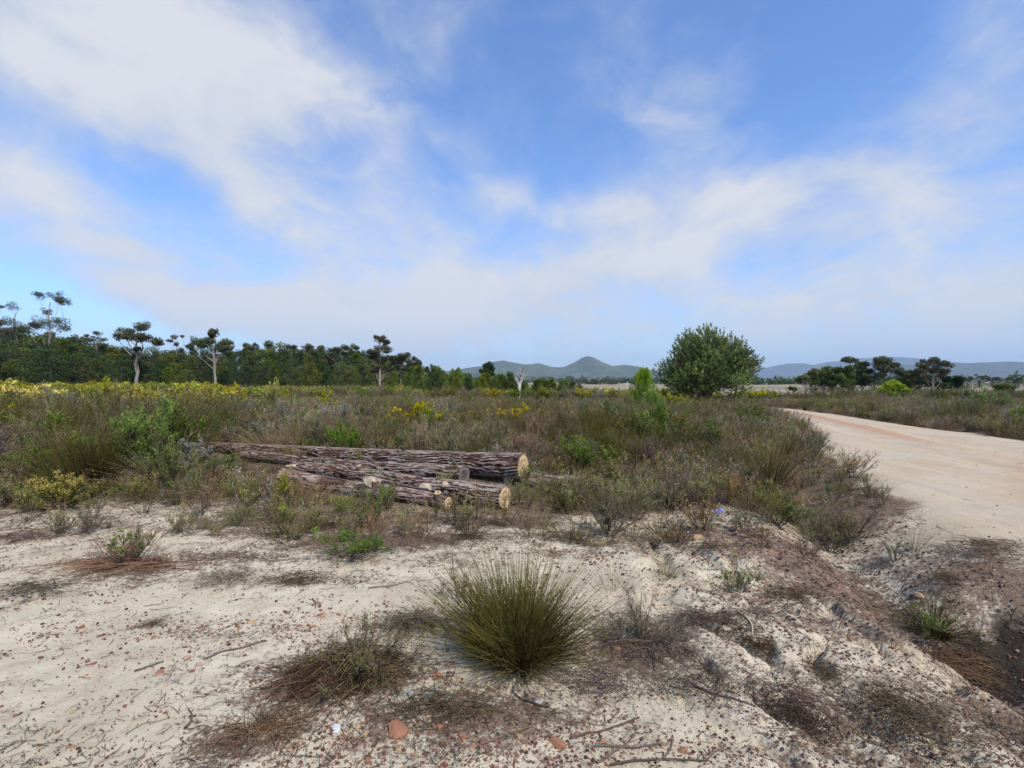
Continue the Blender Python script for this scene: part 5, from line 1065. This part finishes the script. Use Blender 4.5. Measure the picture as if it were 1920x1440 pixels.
big_gum(1211, 548, 0, 98, [(540, 652, 8), (552, 650, 7), (560, 660, 7), (535, 660, 8), (568, 660, 5)], 'flat topped gum above the wood centre', trunk_r=.014, leafL=.22)
big_gum(1212, 640, 0, 98, [(634, 654, 8), (650, 652, 8), (660, 656, 6), (622, 656, 8), (645, 662, 8), (606, 656, 7)], 'wide umbrella gum above the right of the wood', trunk_r=.014, leafL=.22)
# lone round tree, dead white tree
def lone():
    Y = 80; x, y, z = atY(914, Y); H = (VH - 678) / F * Y + EYE - z
    m = gum(1300, H, [(0, .80, .19), (-.12, .70, .13), (.12, .76, .14), (.02, .9, .12), (-.1, .84, .1), (.14, .62, .1), (-.17, .5, .1), (.03, .6, .12)], lf='pine', trunk_r=.03, leafL=.2, dens=420, flat=.8)
    tree('round_tree', m, 914, Y, 'lone dark round headed tree before the hills', 'tree')
lone()
def dead_tree():
    r = np.random.default_rng(81); Y = 43; x, y, z = atY(971, Y); H = (VH - 680) / F * Y + EYE - z; K = 7
    e = link('dead_tree', None, None, (x, y, z), label='bleached white dead tree without leaves before the hills', category='dead tree')
    g = G(); tr = np.zeros((1, K, 3)); tr[0, :, 2] = np.linspace(-.1, H * .52, K); tr[0, :, 0] = np.linspace(0, .05, K) * H; tubes(g, tr, np.linspace(.19, .12, K)[None], 7, .8, 0); link('trunk', g.mesh('trunk', [M['deadwood']]), e)
    g = G(); B = grow(tr, 11, .55, 1, H * .52, .75, .9, 7, r, wob=.05, ltaper=.2); tubes(g, B, taper(B, .085, .03), 5, .8, 0); Wn = grow(B, 60, .3, 1, H * .22, .8, .6, 4, r); tubes(g, Wn, taper(Wn, .03, .014), 3, .7, 0)
    link('branches', g.mesh('branches', [M['deadwood']]), e)
dead_tree()
# --- big round pine
def round_pine():
    r = np.random.default_rng(90); Y = 38; x, y, z = atY(1324, Y); H = (VH - 612) / F * Y + EYE - z; W = 186 / F * Y / 2
    e = link('round_pine', None, None, (x, y, z), label='big dense rounded pine standing alone beside the sandy road', category='pine tree')
    gt = G(); trunks = []
    for k in range(7):
        a = r.uniform(0, 6.28); tipx, tipy = math.cos(a) * W * r.uniform(.1, .45), math.sin(a) * W * r.uniform(.1, .45); P = curve_to(np.array([r.normal() * .12, r.normal() * .12, -.1]), np.array([tipx, tipy, H * r.uniform(.7, .95)]), r, 8, .06); trunks.append(P)
    TR = np.stack(trunks); tubes(gt, TR, taper(TR, .14, .03), 7, .5, 0)
    lim = grow(TR, 110, .05, .85, W * .8, 1.2, .25, 6, r, wob=.08); lim[..., 2] = np.maximum(lim[..., 2], .15); tubes(gt, lim, taper(lim, .04, .012), 4, .45, 0)
    link('trunk', gt.mesh('trunk', [M['pinebark']]), e)
    cz = H * .40; top_ = (H - cz) * .94; nl = 95
    ld = nrm(r.normal(size=(nl, 3))); ld[:, 2] = np.where(ld[:, 2] < -.75, -ld[:, 2], ld[:, 2]); lq = r.uniform(.30, .86, nl); lc = ld * lq[:, None]
    lr = r.uniform(.17, .30, nl) * (1.15 - .35 * lq); own = r.choice(nl, 7200, p=lr ** 1.7 / (lr ** 1.7).sum()); n = len(own)
    dl = nrm(r.normal(size=(n, 3))) * (r.uniform(0, 1, n) ** .45)[:, None]; p = lc[own] + dl * lr[own][:, None]
    d = nrm(p); p[:, 0] *= W * (1.04 - .10 * np.clip(p[:, 2], 0, 1)); p[:, 1] *= W; p[:, 2] = cz + np.where(p[:, 2] > 0, p[:, 2] * top_, p[:, 2] * cz * 1.35)
    p[:, 2] = np.where(p[:, 2] < .15, r.uniform(.1, .6, n), p[:, 2]); up = nrm(d * .7 + dl * .5 + np.array([0, 0, .9]) + r.normal(size=(n, 3)) * .25)
    crown = G(); k = 22; ln = .30 * r.uniform(.7, 1.25, n)
    sprig = np.stack([p - up * ln[:, None] * .2, p + up * ln[:, None] * .9], 1); tubes(crown, sprig, .008, 3, .1, 0)
    f = r.uniform(0, 1, (n, k, 1)); pp = (p[:, None] + up[:, None] * ln[:, None, None] * f).reshape(-1, 3); dd = (up[:, None] * .9 + r.normal(size=(n, k, 3)) * .5).reshape(-1, 3)
    tn = np.clip(np.repeat(r.normal(size=n) * .12 + (r.normal(size=nl) * .16 + .46)[own], k) + f.reshape(-1) * .22 + r.uniform(-.15, .15, n * k), 0, 1)
    leaves(crown, pp, dd, r.uniform(.10, .18, n * k), .040, tn, 0, r)
    # spiky leaders along the top
    m = 46; a = r.uniform(0, 6.28, m); rr = W * .62 * r.uniform(0, 1, m) ** .5; zt = cz + top_ * np.sqrt(1 - (rr / W) ** 2) * .90; b = np.stack([np.cos(a) * rr, np.sin(a) * rr, zt], 1); L = r.uniform(.25, .6, m)
    K = 26; f = r.uniform(0, 1, (m, K, 1)); pp = (b[:, None] + np.array([0, 0, 1.]) * L[:, None, None] * f).reshape(-1, 3); leaves(crown, pp, np.array([0, 0, .8]) + r.normal(size=pp.shape) * .5, .13, .034, r.uniform(.2, .8, len(pp)), 0, r)
    link('crown', crown.mesh('crown', [M['bigpine']]), e)
round_pine()
# --- umbrella pines right of the road
def umb(seed, u, Y, pts, label, lf='pinewarm', **kw):
    x0 = (u - UC) / F * Y; z0 = hz(x0, Y); vt = min(p[1] - p[2] * .6 for p in pts); H = (VH - vt) / F * Y + EYE - z0
    cl = [(((a - u) / F * Y) / H, ((VH - b) / F * Y + EYE - z0) / H, c / F * Y / H) for a, b, c in pts]
    kw.setdefault('leafL', .24); kw.setdefault('trunk_r', .024); kw.setdefault('flat', .55); kw.setdefault('dens', 300)
    return tree('umbrella_pine', gum(seed, H, cl, lf=lf, **kw), u, Y, label, 'pine tree')
umb(1401, 1513, 72, [(1505, 708, 10), (1518, 704, 11), (1526, 696, 10), (1498, 712, 6), (1530, 706, 10)], 'leftmost low tree of the grove right of the road')
umb(1402, 1545, 76, [(1540, 698, 14), (1555, 694, 13), (1535, 708, 13), (1560, 706, 14), (1550, 716, 14), (1530, 716, 12)], 'olive rounded tree second from the left in the grove')
umb(1403, 1578, 74, [(1570, 694, 14), (1588, 690, 13), (1575, 706, 15), (1595, 704, 14), (1585, 718, 14), (1565, 718, 12)], 'dense olive tree under the flat topped one in the grove')
umb(1404, 1594, 84, [(1592, 673, 11), (1586, 675, 7), (1600, 675, 7), (1610, 682, 9), (1598, 690, 10)], 'flat topped tree rising from the left of the grove', lf='euc')
umb(1405, 1618, 76, [(1612, 690, 12), (1625, 684, 10), (1630, 697, 13), (1612, 704, 13), (1632, 712, 13), (1618, 718, 12)], 'dark tree left of the tallest in the grove', lf='pine')
umb(1406, 1652, 76, [(1648, 674, 13), (1660, 676, 13), (1670, 684, 12), (1645, 686, 12), (1660, 692, 14), (1676, 695, 10), (1650, 702, 11), (1684, 702, 8)], 'tallest dark tree in the middle of the grove', lf='euc')
umb(1407, 1695, 80, [(1690, 700, 10), (1704, 698, 12), (1698, 710, 13), (1712, 708, 11), (1690, 720, 12), (1708, 722, 12)], 'lower dark tree between the two tallest of the grove', lf='pine')
umb(1408, 1750, 74, [(1738, 682, 13), (1754, 676, 12), (1766, 682, 12), (1730, 694, 10), (1748, 692, 13), (1772, 696, 11), (1782, 703, 8), (1726, 704, 8)], 'second tallest tree with a pale trunk at the right of the grove', lf='euc')
umb(1409, 1728, 84, [(1722, 702, 12), (1734, 706, 12), (1724, 716, 12), (1742, 718, 12)], 'dusky tree behind the pale trunk in the grove', lf='pine')
umb(1410, 1780, 82, [(1776, 712, 12), (1790, 710, 11), (1784, 722, 13), (1768, 724, 12)], 'dusky low tree at the right end of the grove', lf='pine')
for i, (u, Y, v) in enumerate([(1560, 82, 712), (1600, 84, 706), (1640, 84, 706), (1680, 86, 708), (1715, 86, 706), (1755, 88, 708), (1795, 90, 712), (1530, 80, 716)]):
    x, y, z = atY(u, Y); H = (VH - v) / F * Y + EYE - z + .8
    tree('pine_tree', PINES[(1, 3, 5)[i % 3]], u, Y, 'dark undergrowth pine filling the grove right of the road', 'pine tree', (H / 8 * 1.3, H / 8 * 1.3, H / 8), i, 'dark low pines inside the grove')
umb(1411, 1880, 50, [(1868, 726, 9), (1882, 724, 10), (1896, 727, 9), (1886, 731, 8), (1872, 733, 7)], 'small umbrella shaped green tree near the right picture edge', lf='bright', leafL=.16, flat=.35)
umb(1412, 1485, 95, [(1484, 728, 5), (1490, 730, 5)], 'tiny lone tree on the tan field', lf='pine')
umb(1413, 1452, 72, [(1449, 739, 5), (1456, 741, 5)], 'tiny dark bush tree beside the road bend', lf='pine')
def lime_bush():
    r = np.random.default_rng(95); Y = 44; x, y, z = atY(1672, Y); H = (VH - 716) / F * Y + EYE - z + .1
    m = gum(1500, H, [(-.5, .55, .3), (-.15, .78, .32), (.2, .80, .3), (.5, .6, .28), (0, .5, .4), (-.35, .75, .2), (.62, .45, .22)], lf='lime', leafL=.16, trunk_r=.03, dens=900 / 8, flat=.8)
    tree('lime_bush', m, 1672, Y, 'rounded lime green bush glowing before the grove', 'bush')
lime_bush()
# --- trees further back on the right
for i in range(26):
    u = 1795 + i * 7.2 + r_.uniform(-3, 3); Y = r_.uniform(150, 200); v = r_.uniform(700, 708) + (5 if u < 1815 else 0); x, y, z = atY(u, Y); H = (VH - v) / F * Y + EYE - z
    tree('far_tree', GUMS[i % 4] if i % 3 else PINES[(1, 3, 5)[i % 3]], u, Y, 'grey green tree in the distant belt at the right edge', 'tree', (H / 9 * 1.4, H / 9 * 1.4, H / 9), i, 'trees of the distant belt at right')
# --- hedgerows on the plain
def treeline(name, x0, x1, Y, h, n, seed, label):
    r = np.random.default_rng(seed); g = G()
    for _ in range(n):
        x = r.uniform(x0, x1); y = Y + r.uniform(-12, 12) * Y / 300; hh = h * r.uniform(.5, 1.2); c = np.array([x, y, hz(x, y) + hh * .5]); cluster(g, c, hh * .9, 40, hh * .5, hh * .3, r, 0, .7)
    link(name, g.mesh(name, [M['pine']]), kind='stuff', label=label)
treeline('treeline', 120, 330, 420, 4.5, 110, 1, 'dark line of distant trees along the far edge of the tan field')
treeline('treeline', 420, 640, 800, 8, 70, 2, 'farthest dark hedge beneath the blue mountains')
treeline('treeline', 20, 160, 480, 3.5, 60, 3, 'dark specks of trees on the plain beneath the pointed mountain')
treeline('treeline', -160, 260, 900, 8, 130, 4, 'distant woodland strip at the foot of the hills')
treeline('treeline', 640, 1000, 640, 9, 80, 5, 'distant trees beyond the belt at the right')
# white poles near the sapling
def pole():
    x, y, z = atY(1176, 70); g = G(); P = np.zeros((1, 2, 3)); P[0, 1, 2] = 2.4; tubes(g, P, .035, 6, .9, 0); P2 = np.array([[[-.45, 0, 2.1], [.45, 0, 2.1]]]); tubes(g, P2, .03, 5, .9, 0)
    link('white_post', g.mesh('white_post', [M['deadwood']]), None, (x, y, z), label='thin white post with a crossbar left of the lime sapling', category='post')
pole()
bpy.context.view_layer.update()
